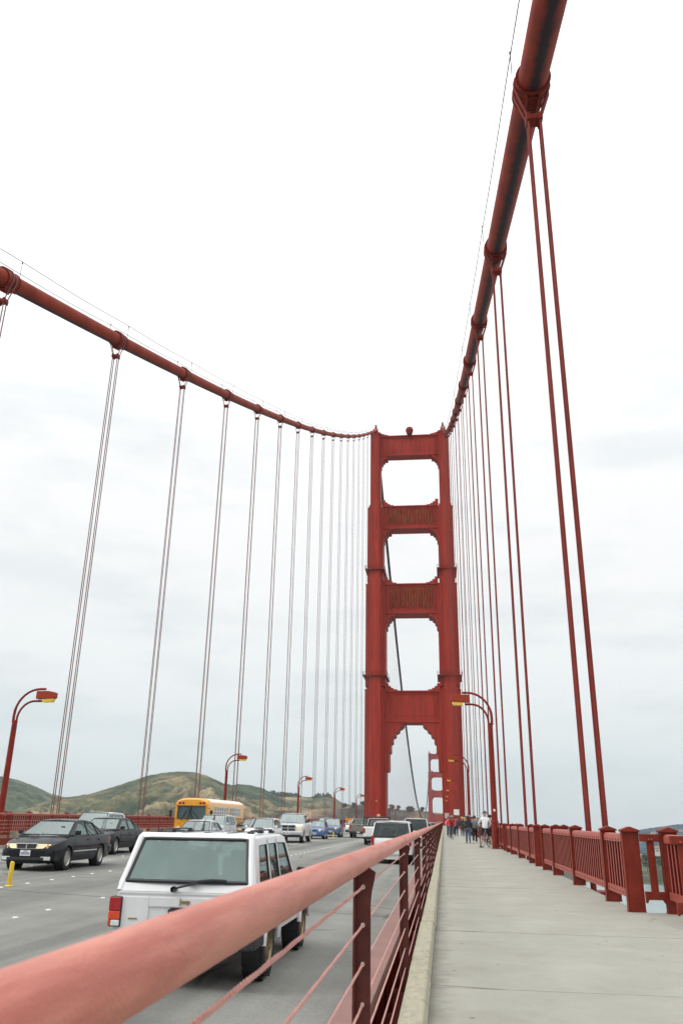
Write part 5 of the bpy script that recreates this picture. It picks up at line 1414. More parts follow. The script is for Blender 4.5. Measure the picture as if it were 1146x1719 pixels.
# dark sedan at the left
s1 = sedan_spec(4.80, 1.77, 1.41, 'black_paint', handle_m=M['black_paint'], spokes=14, mould_m=M['silver_paint'])
car, I = facing('sedan', 'dark sedan with gold headlights and a split chrome grille, nearest oncoming car', 'car', s1, -1.98, 24.35, .03, G)
front_kit(car, I, .665, .40, .135, (.62, .12), 'blackplastic', (.26, .575), M['black_paint'], .485, True, chrome=True)
rear_kit(car, I, .78, .3, .14, (.4, .6))
MB().tube([(.2, -.9, 1.42), (.24, -1.25, 1.62)], .006, 4).build('aerial', M['blackmetal'], car)
DRV['black'] = car
s2 = sedan_spec(4.72, 1.80, 1.43, 'charcoal_paint', spokes=10)
car, I = facing('sedan', 'charcoal sedan with bright wheels, just behind the dark sedan', 'car', s2, -4.35, 34.3, .02, G)
front_kit(car, I, .68, .34, .17, (.4, .12), 'blackplastic', (.24, .56), M['charcoal_paint'], .46, True); DRV['charcoal'] = car
rear_kit(car, I, .78, .3, .14, (.4, .6))
s3 = wagon_spec(4.3, 1.75, 1.62, 'silver_paint')
car, I = facing('compact_suv', 'silver car mostly hidden behind the charcoal sedan, by the red barrier', 'car', s3, -7.2, 40.0, .0, G)
front_kit(car, I, .82, .34, .17, (.7, .12), 'blackplastic', (.34, .62), None, .5)
s4 = sedan_spec(4.55, 1.74, 1.43, 'silver_paint')
car, I = facing('sedan', 'pale silver sedan with an aerial, roof showing just over the white off-road car', 'car', s4, -1.35, 38.2, .03, G)
front_kit(car, I, .68, .36, .15, (.5, .12), 'blackplastic', (.26, .56), None, .46)
MB().tube([(-.45, 1.3, .95), (-.5, 1.1, 1.5)], .012, 5).lathe([(0, .05), (.06, .03), (.08, 0)], (-.45, 1.3, .93), 'z', 8).build('aerial', M['blackmetal'], car)
s5 = wagon_spec(4.6, 1.8, 1.68, 'silver_paint', belt=1.05, hood=1.05)
car, I = facing('suv', 'silver estate car below the school bus, half hidden by the white roof', 'car', s5, -4.15, 51.5, .02, G)
front_kit(car, I, .86, .34, .17, (.7, .14), 'blackplastic', (.36, .62), None, .5)
s6 = wagon_spec(4.5, 1.74, 1.58, 'white_paint2', belt=.98, hood=1.0)
car, I = facing('estate_car', 'white wagon with a hood scoop, left of the white pickup', 'car', s6, -.95, 51.0, .02, G)
front_kit(car, I, .76, .38, .17, (.62, .13), 'blackplastic', (.3, .56), None, .45)
DRV['wagon'] = car
MB().b2(-.3, .3, 1.2, 1.75, 1.0, 1.055).build('hood_scoop', M['white_paint2'], car, bevel=.03)
MB().b2(-.27, .27, 1.745, 1.755, 1.012, 1.045).build('scoop_mouth', M['blackplastic'], car)
s6b = sedan_spec(4.6, 1.76, 1.42, 'grey_paint')
car, I = facing('sedan', 'grey sedan peeking out between the school bus and the white wagon', 'car', s6b, -4.85, 65.0, .0, G)
front_kit(car, I, .68, .36, .15, (.5, .12), 'blackplastic', (.26, .56), None, .46)
# white pickup with the big cross grille
s7 = pickup_spec(5.8, 2.03, 1.92, 'white_paint2')
car, I = facing('pickup_truck', 'big white pickup truck with cross-bar grille facing the camera', 'pickup truck', s7, -.72, 60.0, .03, G)
Lh = I['Lh']
DRV['pickup'] = car
gm = MB().b2(-.5, .5, Lh - .03, Lh + .05, .78, 1.13).build('grille', M['blackplastic'], car, bevel=.03)
gc = MB(); gc.b2(-.53, .53, Lh + .02, Lh + .075, 1.12, 1.17); gc.b2(-.5, .5, Lh + .02, Lh + .07, .74, .785); gc.b2(-.04, .04, Lh + .02, Lh + .075, .78, 1.13)
for s in (-1, 1): gc.b2(s * .49, s * .54, Lh + .02, Lh + .07, .76, 1.14)
gc.b2(-.5, .5, Lh + .04, Lh + .072, .93, .97); gc.build('grille_bars', M['chrome'], gm, bevel=.008)
for s in (-1, 1):
    MB().b2(s * .58, s * .95, Lh - .2, Lh + .02, .86, 1.1).build('headlight', M['headlight'], car, bevel=.03)
    MB().b2(s * .86, s * .965, Lh - .25, Lh + .0, .86, .98).build('turn_lamp', M['amber_lamp'], car, bevel=.02)
MB().b2(-1.0, 1.0, Lh - .15, Lh + .16, .52, .74).build('front_bumper', M['chrome'], car, bevel=.04)
MB().b2(-.9, .9, Lh - .15, Lh + .10, .36, .50).build('valance', M['blackplastic'], car, bevel=.03)
plate(car, Lh + .17, .6, 1)
# blue hatch, steel-blue wagon, hidden silver, white sedan
s8 = wagon_spec(3.9, 1.68, 1.46, 'blue_paint', belt=.93, hood=.93, tr=.30, sill=.24)
car, I = facing('hatchback', 'small bright blue hatchback behind the white pickup', 'car', s8, -.7, 72.5, .03, G)
front_kit(car, I, .70, .34, .17, (.4, .1), 'blackplastic', (.26, .52), None, .44)
s9 = wagon_spec(4.6, 1.82, 1.66, 'steel_blue_paint', belt=1.02, hood=1.02)
car, I = facing('estate_car', 'steel-blue wagon behind the bright blue hatchback', 'car', s9, -.6, 82.0, .03, G)
front_kit(car, I, .80, .36, .16, (.6, .14), 'grey_paint', (.32, .6), None, .5)
s10 = wagon_spec(4.5, 1.8, 1.7, 'silver_paint', belt=1.05, hood=1.05)
car, I = facing('suv', 'silver car whose roof shows above the bright blue hatchback', 'car', s10, -4.3, 104, .0, G)
front_kit(car, I, .86, .34, .17, (.6, .14), 'blackplastic', (.36, .62), None, .5)
s11 = sedan_spec(4.7, 1.78, 1.43, 'white_paint2')
car, I = facing('sedan', 'white sedan far down the road beside the beige truck', 'car', s11, -2.2, 116, .02, G)
front_kit(car, I, .68, .36, .15, (.5, .12), 'blackplastic', (.26, .56), None, .46)
# going away
GA = 'vehicles driving away'
def away(name, label, cat, spec, x, yrear, rz=0):
    return build_car(name, label, cat, spec, (x, yrear + spec['L'] / 2, rz_(x)), rz, GA)
def truck_tail(car, I, bm='blackplastic'):
    Lh = I['Lh']; W2 = I['W2']
    MB().b2(-W2 + .22, W2 - .22, -Lh - .015, -Lh + .03, .62, 1.24).build('tailgate', I['paint'], car, bevel=.02)
    MB().b2(-.14, .14, -Lh - .03, -Lh, 1.1, 1.17).build('tailgate_handle', M['blackplastic'], car, bevel=.01)
    for s in (-1, 1): MB().b2(s * (W2 - .18), s * (W2 - .01), -Lh - .02, -Lh + .1, .85, 1.2).build('tail_light', M['taillight'], car, bevel=.02)
    MB().b2(-W2 + .04, W2 - .04, -Lh - .16, -Lh + .1, .42, .60).build('rear_bumper', M[bm], car, bevel=.03)
    plate(car, -Lh - .17, .52, -1)
    MB().b2(-W2 + .16, W2 - .16, -Lh + .12, -.62, 1.20, 1.322).build('bed_liner', M['blackplastic'], car)
sA = pickup_spec(5.2, 1.85, 1.72, 'beige_paint')
car, I = away('pickup_truck', 'small beige pickup truck seen from behind, left of the utility truck', 'pickup truck', sA, 1.95, 84.0); truck_tail(car, I)
sB = pickup_spec(5.7, 2.0, 1.9, 'white_paint2')
car, I = away('utility_truck', 'white utility truck with a black ladder rack and amber beacon', 'utility truck', sB, 5.15, 65.0); truck_tail(car, I, 'blackplastic')
rk = MB(); Lh = I['Lh']
for s in (-1, 1):
    for y in (-Lh + .25, -.6): rk.tube([(s * .92, y, 1.28), (s * .92, y, 2.0)], .035, 6)
    rk.tube([(s * .92, -Lh + .1, 2.0), (s * .92, 1.5, 2.0)], .035, 6)
for y in (-Lh + .25, -.6, 1.2): rk.tube([(-.92, y, 2.0), (.92, y, 2.0)], .035, 6)
rk.build('ladder_rack', M['blackmetal'], car, smooth=40)
MB().lathe([(0, .14), (.16, .12), (.2, 0)], (0.0, -.3, 2.03), 'z', 12).build('amber_beacon', M['amber_lamp'], car, smooth=40)
sC = wagon_spec(5.05, 1.98, 1.84, 'white_paint2', belt=1.1, hood=1.12, tr=.385, sill=.38, rwk=.93, gr=M['glass_dark'], gs=M['glass_dark'], spokes=6, archgap=.075)
car, I = away('suv', 'white large SUV ahead of the off-road car, red tail light showing', 'suv', sC, 7.8, 40.0); 
rear_kit(car, I, .98, .13, .42, (.40, .66), M['white_paint2'], .85)
MB().b2(-.75, .75, -I['Lh'] + .38, -I['Lh'] + .5, 1.74, 1.775).build('spoiler', M['white_paint2'], car, bevel=.015)
MB().tube([(.02, -I['Lh'] + .02, 1.13), (.12, -I['Lh'] + .17, 1.45)], .012, 5).build('rear_wiper', M['blackplastic'], car)
sD = wagon_spec(5.2, 2.0, 2.05, 'white_paint2', belt=1.2, hood=1.15, tr=.38, sill=.4, rwk=.9, gr=M['glass_dark'], gs=M['glass_dark'])
car, I = away('suv', 'tall white SUV farther ahead, dark wide rear window', 'suv', sD, 8.15, 64.0); rear_kit(car, I, 1.05, .13, .42, (.45, .7), None, .9)
sE = wagon_spec(4.7, 1.85, 1.72, 'grey_paint', belt=1.08, hood=1.08, gr=M['glass_dark'], gs=M['glass_dark'])
car, I = away('suv', 'dark grey SUV just ahead of the tall white one', 'suv', sE, 8.35, 76.0); rear_kit(car, I, .98, .13, .36)
sF = wagon_spec(4.5, 1.8, 1.7, 'black_paint', belt=1.05, hood=1.05, gr=M['glass_dark'], gs=M['glass_dark'])
car, I = away('suv', 'black car farthest ahead close to the handrail', 'suv', sF, 8.5, 98.0); rear_kit(car, I, .95, .13, .36)
for i, (x, y, p, lab) in enumerate(((5.0, 118, 'silver_paint', 'distant silver car before the tower, left of the tall white SUV'), (1.8, 132, 'white_paint2', 'distant white car before the tower leg, middle lane'), (8.2, 150, 'white_paint2', 'distant white car close to the sidewalk, under the tower'), (-5.2, 150, 'silver_paint', 'distant oncoming silver car near the orange work board'), (-2.0, 165, 'grey_paint', 'distant oncoming grey car before the left tower leg'), (4.8, 190, 'white_paint2', 'far white car at the tower opening'))):
    spx = wagon_spec(4.6, 1.8, 1.66, p, belt=1.03, hood=1.03)
    if x > 0: car, I = away('car', lab, 'car', spx, x, y); rear_kit(car, I, .95, .13, .36)
    else:
        car, I = facing('car', lab, 'car', spx, x, y); front_kit(car, I, .82, .34, .17, (.6, .14), 'blackplastic', (.36, .62), None, .5)

# ------------------------------------------------------------------ school bus
bus = thing('school_bus', 'yellow flat-fronted school bus with a white roof in the lane by the barrier', 'bus', (-6.95, 57.5 + 5.4, rz_(-7.0)), PI); bus.scale = (.98, 1, .9)
BL, BW = 5.4, 1.2
sec = [(-1.2, .5), (-1.2, 1.0), (-1.2, 2.45), (-1.16, 2.68), (-1.02, 2.84), (-.78, 2.94), (-.4, 2.99), (0, 3.0), (.4, 2.99), (.78, 2.94), (1.02, 2.84), (1.16, 2.68), (1.2, 2.45), (1.2, 1.0), (1.2, .5)]
def ring(k, y, dzz=0): return [(x * k, y, z + (dzz if z > 2.4 else 0)) for x, z in sec]
rings = [ring(.93, -BL, -.1), ring(.99, -BL + .1, -.02), ring(1, -BL + .3)] + [ring(1, -BL + .3 + (2 * BL - .6) * i / 6) for i in range(1, 7)] + [ring(.995, BL - .12, -.03), ring(.97, BL, -.12)]
n = len(sec); vs = [v for r_i in rings for v in r_i]
mb = MB().add(vs, [(i * n + k, i * n + k + 1, (i + 1) * n + k + 1, (i + 1) * n + k) for i in range(len(rings) - 1) for k in range(n - 1)] + [tuple(range(n - 1, -1, -1)), tuple((len(rings) - 1) * n + k for k in range(n))])
mb.build('body', M['bus_yellow'], bus, smooth=40)
rsec = [(x * 1.004, z + .008) for x, z in sec if z > 2.66]
mb = MB(); m_ = len(rsec); rr_ = []
for y in (-BL + .35, BL - .75): rr_ += [(x, y, z) for x, z in rsec]
mb.add(rr_, [(k, k + 1, m_ + k + 1, m_ + k) for k in range(m_ - 1)]).build('roof', M['bus_white'], bus, smooth=50)
MB().prism([(-1.0, BL + .01, 1.48), (1.0, BL + .01, 1.48), (1.03, BL - .02, 2.0), (1.0, BL - .03, 2.38), (-1.0, BL - .03, 2.38), (-1.03, BL - .02, 2.0)], (0, .035, 0)).build('windscreen', M['bus_glass'], bus, bevel=.01)
MB().b2(-1.06, 1.06, BL + .0, BL + .07, 2.385, 2.44).b2(-.02, .02, BL + .02, BL + .055, 1.48, 2.38).build('windscreen_frame', M['blackplastic'], bus)
for x0, x1, z1 in ((-.62, -.12, 2.05), (-.25, .2, 2.2), (.72, .30, 2.1), (.25, .05, 2.25)):
    MB().tube([(x0, BL + .07, 1.4), (x1, BL + .06, z1)], .025, 5).build('wiper', M['blackplastic'], bus)
for s in (-1, 1):
    for q in (.62, .86):
        MB().lathe([(-.01, .115), (.03, .10), (.04, 0)], (s * q, BL - .02, 2.62), 'y', 14).build('warning_light', M['taillight'], bus, smooth=50)
    MB().lathe([(-.01, .11), (.03, .10), (.04, 0)], (s * .86, BL + .0, .86), 'y', 14).build('headlight', M['headlight'], bus, smooth=50)
    MB().lathe([(-.01, .09), (.02, .08), (.03, 0)], (s * .84, BL + .0, 1.25), 'y', 12).build('turn_lamp', M['amber_lamp'], bus, smooth=50)
    mr = MB().b2(s * 1.36, s * 1.56, BL - .02, BL + .16, 1.62, 2.12).build('mirror', M['blackplastic'], bus, bevel=.05)
    MB().tube([(s * 1.15, BL, 2.3), (s * 1.45, BL + .08, 2.2), (s * 1.46, BL + .08, 2.1)], .018, 6).tube([(s * 1.15, BL, 1.4), (s * 1.45, BL + .08, 1.5), (s * 1.46, BL + .08, 1.65)], .018, 6).build('mirror_arm', M['blackplastic'], bus)
    # window row with thin posts
    for grp in ((BL - 1.5, 6), (BL - 6.0, 5)):
        for k in range(grp[1]):
            y = grp[0] - .70 * k
            f = MB().b2(s * 1.195, s * 1.215, y - .60, y, 1.72, 2.42).build('window', M['sign_white'], bus)
            MB().b2(s * 1.205, s * 1.222, y - .545, y - .055, 1.78, 2.05).b2(s * 1.205, s * 1.222, y - .545, y - .055, 2.10, 2.37).build('pane', M['bus_glass'], f)
    MB().b2(s * 1.2, s * 1.218, -BL + .3, BL - .3, 1.50, 1.56).build('rub_rail', M['blackplastic'], bus)
    MB().b2(s * 1.2, s * 1.218, -BL + .3, BL - .3, .98, 1.04).build('rub_rail', M['blackplastic'], bus)
for x in (-.3, -.12, .12, .3): MB().box((x, BL - .28, 2.985), (.12, .06, .05)).build('marker_lamp', M['amber_lamp'], bus)
text_mesh('lettering', 'SCHOOL BUS', .17, M['blackplastic'], bus, (0, BL - .045, 2.60), (PI / 2, 0, PI), .003)
MB().b2(-1.15, 1.15, BL - .1, BL + .12, .46, .72).build('front_bumper', M['blackplastic'], bus, bevel=.03)
tym, rmm = wheel_mesh(.48, .28, 8, M['rim'])
for y in (BL - 2.3, -BL + 2.6):
    for s in (-1, 1):
        MB().lathe([(s * .95, .56), (s * 1.206, .56), (s * 1.206, .0)], (0, y, .48), 'x', 24).build('wheel_well', M['blackplastic'], bus)
        wq = bpy.data.objects.new('wheel', None); col.objects.link(wq); wq.parent = bus; wq.location = (s * 1.08, y, .48); wq.rotation_euler = (0, 0, 0 if s > 0 else PI)
        link('tyre', tym, wq); link('rim', rmm, wq)
# ------------------------------------------------------------------ people and bicycles
def skin_mesh(name, pts, edges, rad, m, parent, root=0, sub=1):
    me = bpy.data.meshes.new(name); me.from_pydata([tuple(p) for p in pts], edges, [])
    o = link(name, me)
    md = o.modifiers.new('skin', 'SKIN'); md.use_smooth_shade = True; md.branch_smoothing = .6
    sv = me.skin_vertices[0].data
    for i, r in enumerate(rad):
        sv[i].radius = (r, r) if not isinstance(r, tuple) else r
        sv[i].use_root = (i == root)
    s_ = o.modifiers.new('sub', 'SUBSURF'); s_.levels = sub; s_.render_levels = sub
    bpy.context.view_layer.update()
    m2 = bpy.data.meshes.new_from_object(o.evaluated_get(bpy.context.evaluated_depsgraph_get()))
    bpy.data.objects.remove(o); bpy.data.meshes.remove(me)
    m2.materials.clear(); m2.materials.append(m)
    m2.polygons.foreach_set('use_smooth', [True] * len(m2.polygons))
    return link(name, m2, parent)
def person(label, loc, rz, top, bottom, hair='hair_dark', skin='skin', H=1.72, pose='walk', helmet=None, long_hair=False, shorts=False, shoe='shoe', phase=1, wide=1.0, group=None, hem=None):
    k = H / 1.72
    t_ = thing('person', label, 'person', loc, rz, group)
    V = Vector
    ph = phase
    J = dict(pel=V((0, 0, .93)), sp=V((0, .005, 1.10)), ch=V((0, 0, 1.30)), nk=V((0, 0, 1.46)), hd0=V((0, .015, 1.56)), hd=V((0, .02, 1.625)))
    for s, n in ((-1, 'L'), (1, 'R')):
        J['sh' + n] = V((s * .17, -.005, 1.40)); J['el' + n] = V((s * .225, -.02, 1.12)); J['wr' + n] = V((s * .235, .05, .88)); J['hn' + n] = V((s * .235, .075, .80))
        J['hp' + n] = V((s * .09, 0, .88)); J['kn' + n] = V((s * .095, .02, .49)); J['an' + n] = V((s * .095, -.02, .085)); J['to' + n] = V((s * .105, .13, .035))
    if pose == 'walk':
        for n, d in (('L', ph), ('R', -ph)):
            J['kn' + n] += V((0, .12 * d + .03, 0)); J['an' + n] += V((0, .26 * d, .06 if d < 0 else 0)); J['to' + n] += V((0, .26 * d, .03 if d < 0 else .02))
            J['el' + n] += V((0, -.1 * d, 0)); J['wr' + n] += V((0, -.19 * d, .02)); J['hn' + n] += V((0, -.2 * d, .02))
    if pose == 'ride':
        for key in ('pel', 'hpL', 'hpR'): J[key] += V((0, -.18, .05))
        J['sp'] = V((0, -.06, 1.14)); J['ch'] = V((0, .10, 1.31)); J['nk'] = V((0, .20, 1.44)); J['hd0'] = V((0, .25, 1.52)); J['hd'] = V((0, .27, 1.585))
        for s, n in ((-1, 'L'), (1, 'R')):
            J['sh' + n] = V((s * .18, .14, 1.38)); J['el' + n] = V((s * .27, .33, 1.18)); J['wr' + n] = V((s * .24, .50, 1.02)); J['hn' + n] = V((s * .235, .55, 1.0))
        J['knL'] = V((-.11, .26, .78)); J['anL'] = V((-.11, .10, .44)); J['toL'] = V((-.11, .26, .42))
        J['knR'] = V((.11, .12, .56)); J['anR'] = V((.11, .03, .17)); J['toR'] = V((.11, .18, .13))
    if pose == 'drive':
        for key in J: J[key] = J[key] + V((0, 0, -.45))
        for s, n in ((-1, 'L'), (1, 'R')):
            J['kn' + n] = V((s * .13, .42, .58)); J['an' + n] = V((s * .13, .74, .33)); J['to' + n] = V((s * .13, .88, .38))
            J['el' + n] = V((s * .25, .12, .74)); J['wr' + n] = V((s * .17, .36, .86)); J['hn' + n] = V((s * .16, .43, .90))
    if pose == 'straddle':
        # standing over the bicycle, one foot planted each side, hands on the bars
        J['sp'] = V((0, .03, 1.11)); J['ch'] = V((.02, .10, 1.31)); J['nk'] = V((.02, .12, 1.46)); J['hd0'] = V((.02, .14, 1.56)); J['hd'] = V((.02, .15, 1.63))
        for s, n in ((-1, 'L'), (1, 'R')):
            J['sh' + n] = V((.02 + s * .19, .10, 1.41)); J['el' + n] = V((s * .30, .20, 1.17)); J['wr' + n] = V((s * .255, .40, 1.02)); J['hn' + n] = V((s * .24, .46, 1.01))
        J['hpL'] = V((-.10, 0, .88)); J['hpR'] = V((.10, 0, .88)); J['knL'] = V((-.19, .05, .49)); J['anL'] = V((-.24, -.02, .085)); J['toL'] = V((-.28, .12, .035))
        J['knR'] = V((.25, .08, .50)); J['anR'] = V((.38, -.02, .085)); J['toR'] = V((.46, .10, .035))
    for key in J: J[key] = J[key] * k
    names = list(J); idx = {n: i for i, n in enumerate(names)}
    rad = dict(pel=.10, sp=.09, ch=.10, nk=.055, hd0=.075, hd=.098)
    for n in 'LR': rad.update({'sh' + n: .06, 'el' + n: .042, 'wr' + n: .028, 'hn' + n: .036, 'hp' + n: .085, 'kn' + n: .057, 'an' + n: .04, 'to' + n: .036})
    E_ = [('pel', 'sp'), ('sp', 'ch'), ('ch', 'nk'), ('nk', 'hd0'), ('hd0', 'hd')]
    for n in 'LR': E_ += [('ch', 'sh' + n), ('sh' + n, 'el' + n), ('el' + n, 'wr' + n), ('wr' + n, 'hn' + n), ('pel', 'hp' + n), ('hp' + n, 'kn' + n), ('kn' + n, 'an' + n), ('an' + n, 'to' + n)]
    pts = [J[n] for n in names]; rads = [rad[n] * k for n in names]; edges = [(idx[a], idx[b]) for a, b in E_]
    # nose and chin
    f_ = V((0, 1, 0))
    body = skin_mesh('body', pts, edges, rads, M[skin], t_, idx['pel'], 1)
    # five fingers a hand, joined into the same body mesh
    fm = MB()
    for s, n in ((-1, 'L'), (1, 'R')):
        d = (J['hn' + n] - J['wr' + n]).normalized(); side = V((0, 1, 0)) if abs(d.z) > .6 else V((s, 0, 0)); side = (side - d * side.dot(d)).normalized(); inn = V((-s, 0, 0)) if abs(d.z) > .6 else V((0, 0, -1))
        for q, ln in enumerate((.07, .082, .078, .062)):
            b_ = J['hn' + n] + side * (.024 - .016 * q) + d * .02
            fm.tube([b_, b_ + d * ln * .5 + inn * .006, b_ + d * ln * .85 + inn * .03], [.0095, .0085, .0065], 6)
        b_ = J['hn' + n] + side * .025 - d * .01
        fm.tube([b_, b_ + side * .022 + d * .03, b_ + side * .022 + d * .055 + inn * .015], [.011, .010, .008], 6)
    hd = J['hd']
    fm.tube([hd + V((0, .085, .0)) * k, hd + V((0, .112, -.03)) * k, hd + V((0, .085, -.04)) * k], [.008, .016, .01], 6)
    for s in (-1, 1): fm.tube([hd + V((s * .088, -.005, .01)) * k, hd + V((s * .108, -.012, -.005)) * k, hd + V((s * .088, 0, -.035)) * k], [.012, .016, .01], 6)
    fo = fm.build('f', M[skin]); 
    bm = bmesh.new(); bm.from_mesh(body.data); bm.from_mesh(fo.data); bm.to_mesh(body.data); bm.free(); bpy.data.objects.remove(fo)
    body.data.polygons.foreach_set('use_smooth', [True] * len(body.data.polygons))
    ey = MB()
    for s in (-1, 1): ey.lathe([(-.008, 0), (0, .014), (.008, 0)], hd + V((s * .034, .088, .005)) * k, 'y', 8)
    ey.build('eye', M['hair_dark'], t_, smooth=60)
    MB().tube([hd + V((-.026, .082, -.052)) * k, hd + V((0, .092, -.054)) * k, hd + V((.026, .082, -.052)) * k], .006, 5).build('mouth', M['c_maroon'], t_)
    # top: torso and sleeves
    tn = ['pel', 'sp', 'ch', 'nk'] + [a + n for n in 'LR' for a in ('sh', 'el', 'wr')]
    P = {n: J[n].copy() for n in tn}
    P['pel'] = J['pel'] + V((0, 0, (-.13 if hem is None else hem) * k)); P['nk'] = J['nk'] + (J['ch'] - J['nk']) * -.12
    tr_ = dict(pel=(.165 * wide, .13), sp=(.155 * wide, .125), ch=(.175 * wide, .135), nk=.082)
    for n in 'LR': tr_.update({'sh' + n: .078, 'el' + n: .06, 'wr' + n: .045})
    ti = {n: i for i, n in enumerate(tn)}
    te = [('pel', 'sp'), ('sp', 'ch'), ('ch', 'nk')] + [e_ for n in 'LR' for e_ in (('ch', 'sh' + n), ('sh' + n, 'el' + n), ('el' + n, 'wr' + n))]
    skin_mesh('jacket', [P[n] for n in tn], [(ti[a], ti[b]) for a, b in te], [tuple(x * k for x in tr_[n]) if isinstance(tr_[n], tuple) else tr_[n] * k for n in tn], M[top], t_, ti['pel'], 1)
    bn = ['pel'] + [a + n for n in 'LR' for a in ('hp', 'kn', 'an')]
    B = {n: J[n].copy() for n in bn}; B['pel'] = J['pel'] + V((0, 0, .13 * k)); br = dict(pel=(.15 * wide, .13))
    for n in 'LR':
        br.update({'hp' + n: .108, 'kn' + n: .078, 'an' + n: .066})
        if shorts: B['an' + n] = J['kn' + n] + (J['hp' + n] - J['kn' + n]) * .08; B['kn' + n] = J['kn' + n] + (J['hp' + n] - J['kn' + n]) * .4; br['kn' + n] = .095; br['an' + n] = .09
    bi = {n: i for i, n in enumerate(bn)}
    be = [e_ for n in 'LR' for e_ in (('pel', 'hp' + n), ('hp' + n, 'kn' + n), ('kn' + n, 'an' + n))]
    skin_mesh('shorts' if shorts else 'trousers', [B[n] for n in bn], [(bi[a], bi[b]) for a, b in be], [tuple(x * k for x in br[n]) if isinstance(br[n], tuple) else br[n] * k for n in bn], M[bottom], t_, 0, 1)
    for n in 'LR':
        a, b_ = J['an' + n], J['to' + n]; hl = a + (a - b_) * V((.3, .3, 0)) if False else a + V((0, -.03, -.04)) * k
        m_ = MB(); m_.tube([hl + V((0, -.03, 0)) * k, hl, (hl + b_) / 2 + V((0, 0, .01)), b_, b_ + (b_ - hl).normalized() * .06 * k], [.03 * k, .046 * k, .05 * k, .045 * k, .02 * k], 10)
        m_.build('shoe', M[shoe], t_, smooth=70)
    if hair:
        m_ = MB(); c = hd + V((0, -.014, .018)) * k
        prof = [(-.055 if not long_hair else -.06, .098), (-.02, .112), (.03, .112), (.075, .088), (.102, .045), (.108, 0)]
        m_.lathe([(h_ * k, r_ * k) for h_, r_ in prof], c, 'z', 16)
        if long_hair: m_.tube([c + V((0, -.03, .02)), c + V((0, -.075, -.1)) * k, c + V((0, -.10, -.24)) * k], [.09 * k, .095 * k, .05 * k], 10)
        ho = m_.build('hair', M[hair], t_, smooth=60)
    if helmet:
        m_ = MB(); c = hd + V((0, -.005, .035)) * k
        m_.lathe([(-.01 * k, .118 * k), (.0, .128 * k), (.04 * k, .125 * k), (.085 * k, .095 * k), (.115 * k, .05 * k), (.122 * k, 0)], c, 'z', 18)
        m_.build('helmet', M[helmet], t_, smooth=50)
        mr = MB()
        for a in (-.05, 0, .05): mr.tube([c + V((a, -.12, .03)) * k, c + V((a * .7, -.06, .118)) * k, c + V((a * .7, .06, .118)) * k, c + V((a, .12, .04)) * k], .012 * k, 5)
        mr.build('helmet_vent', M['blackplastic'], t_)
        MB().tube([c + V((-.105, .02, 0)) * k, hd + V((-.06, .04, -.10)) * k, hd + V((.06, .04, -.10)) * k, c + V((.105, .02, 0)) * k], .006, 4).build('chin_strap', M['blackplastic'], t_)
    return t_
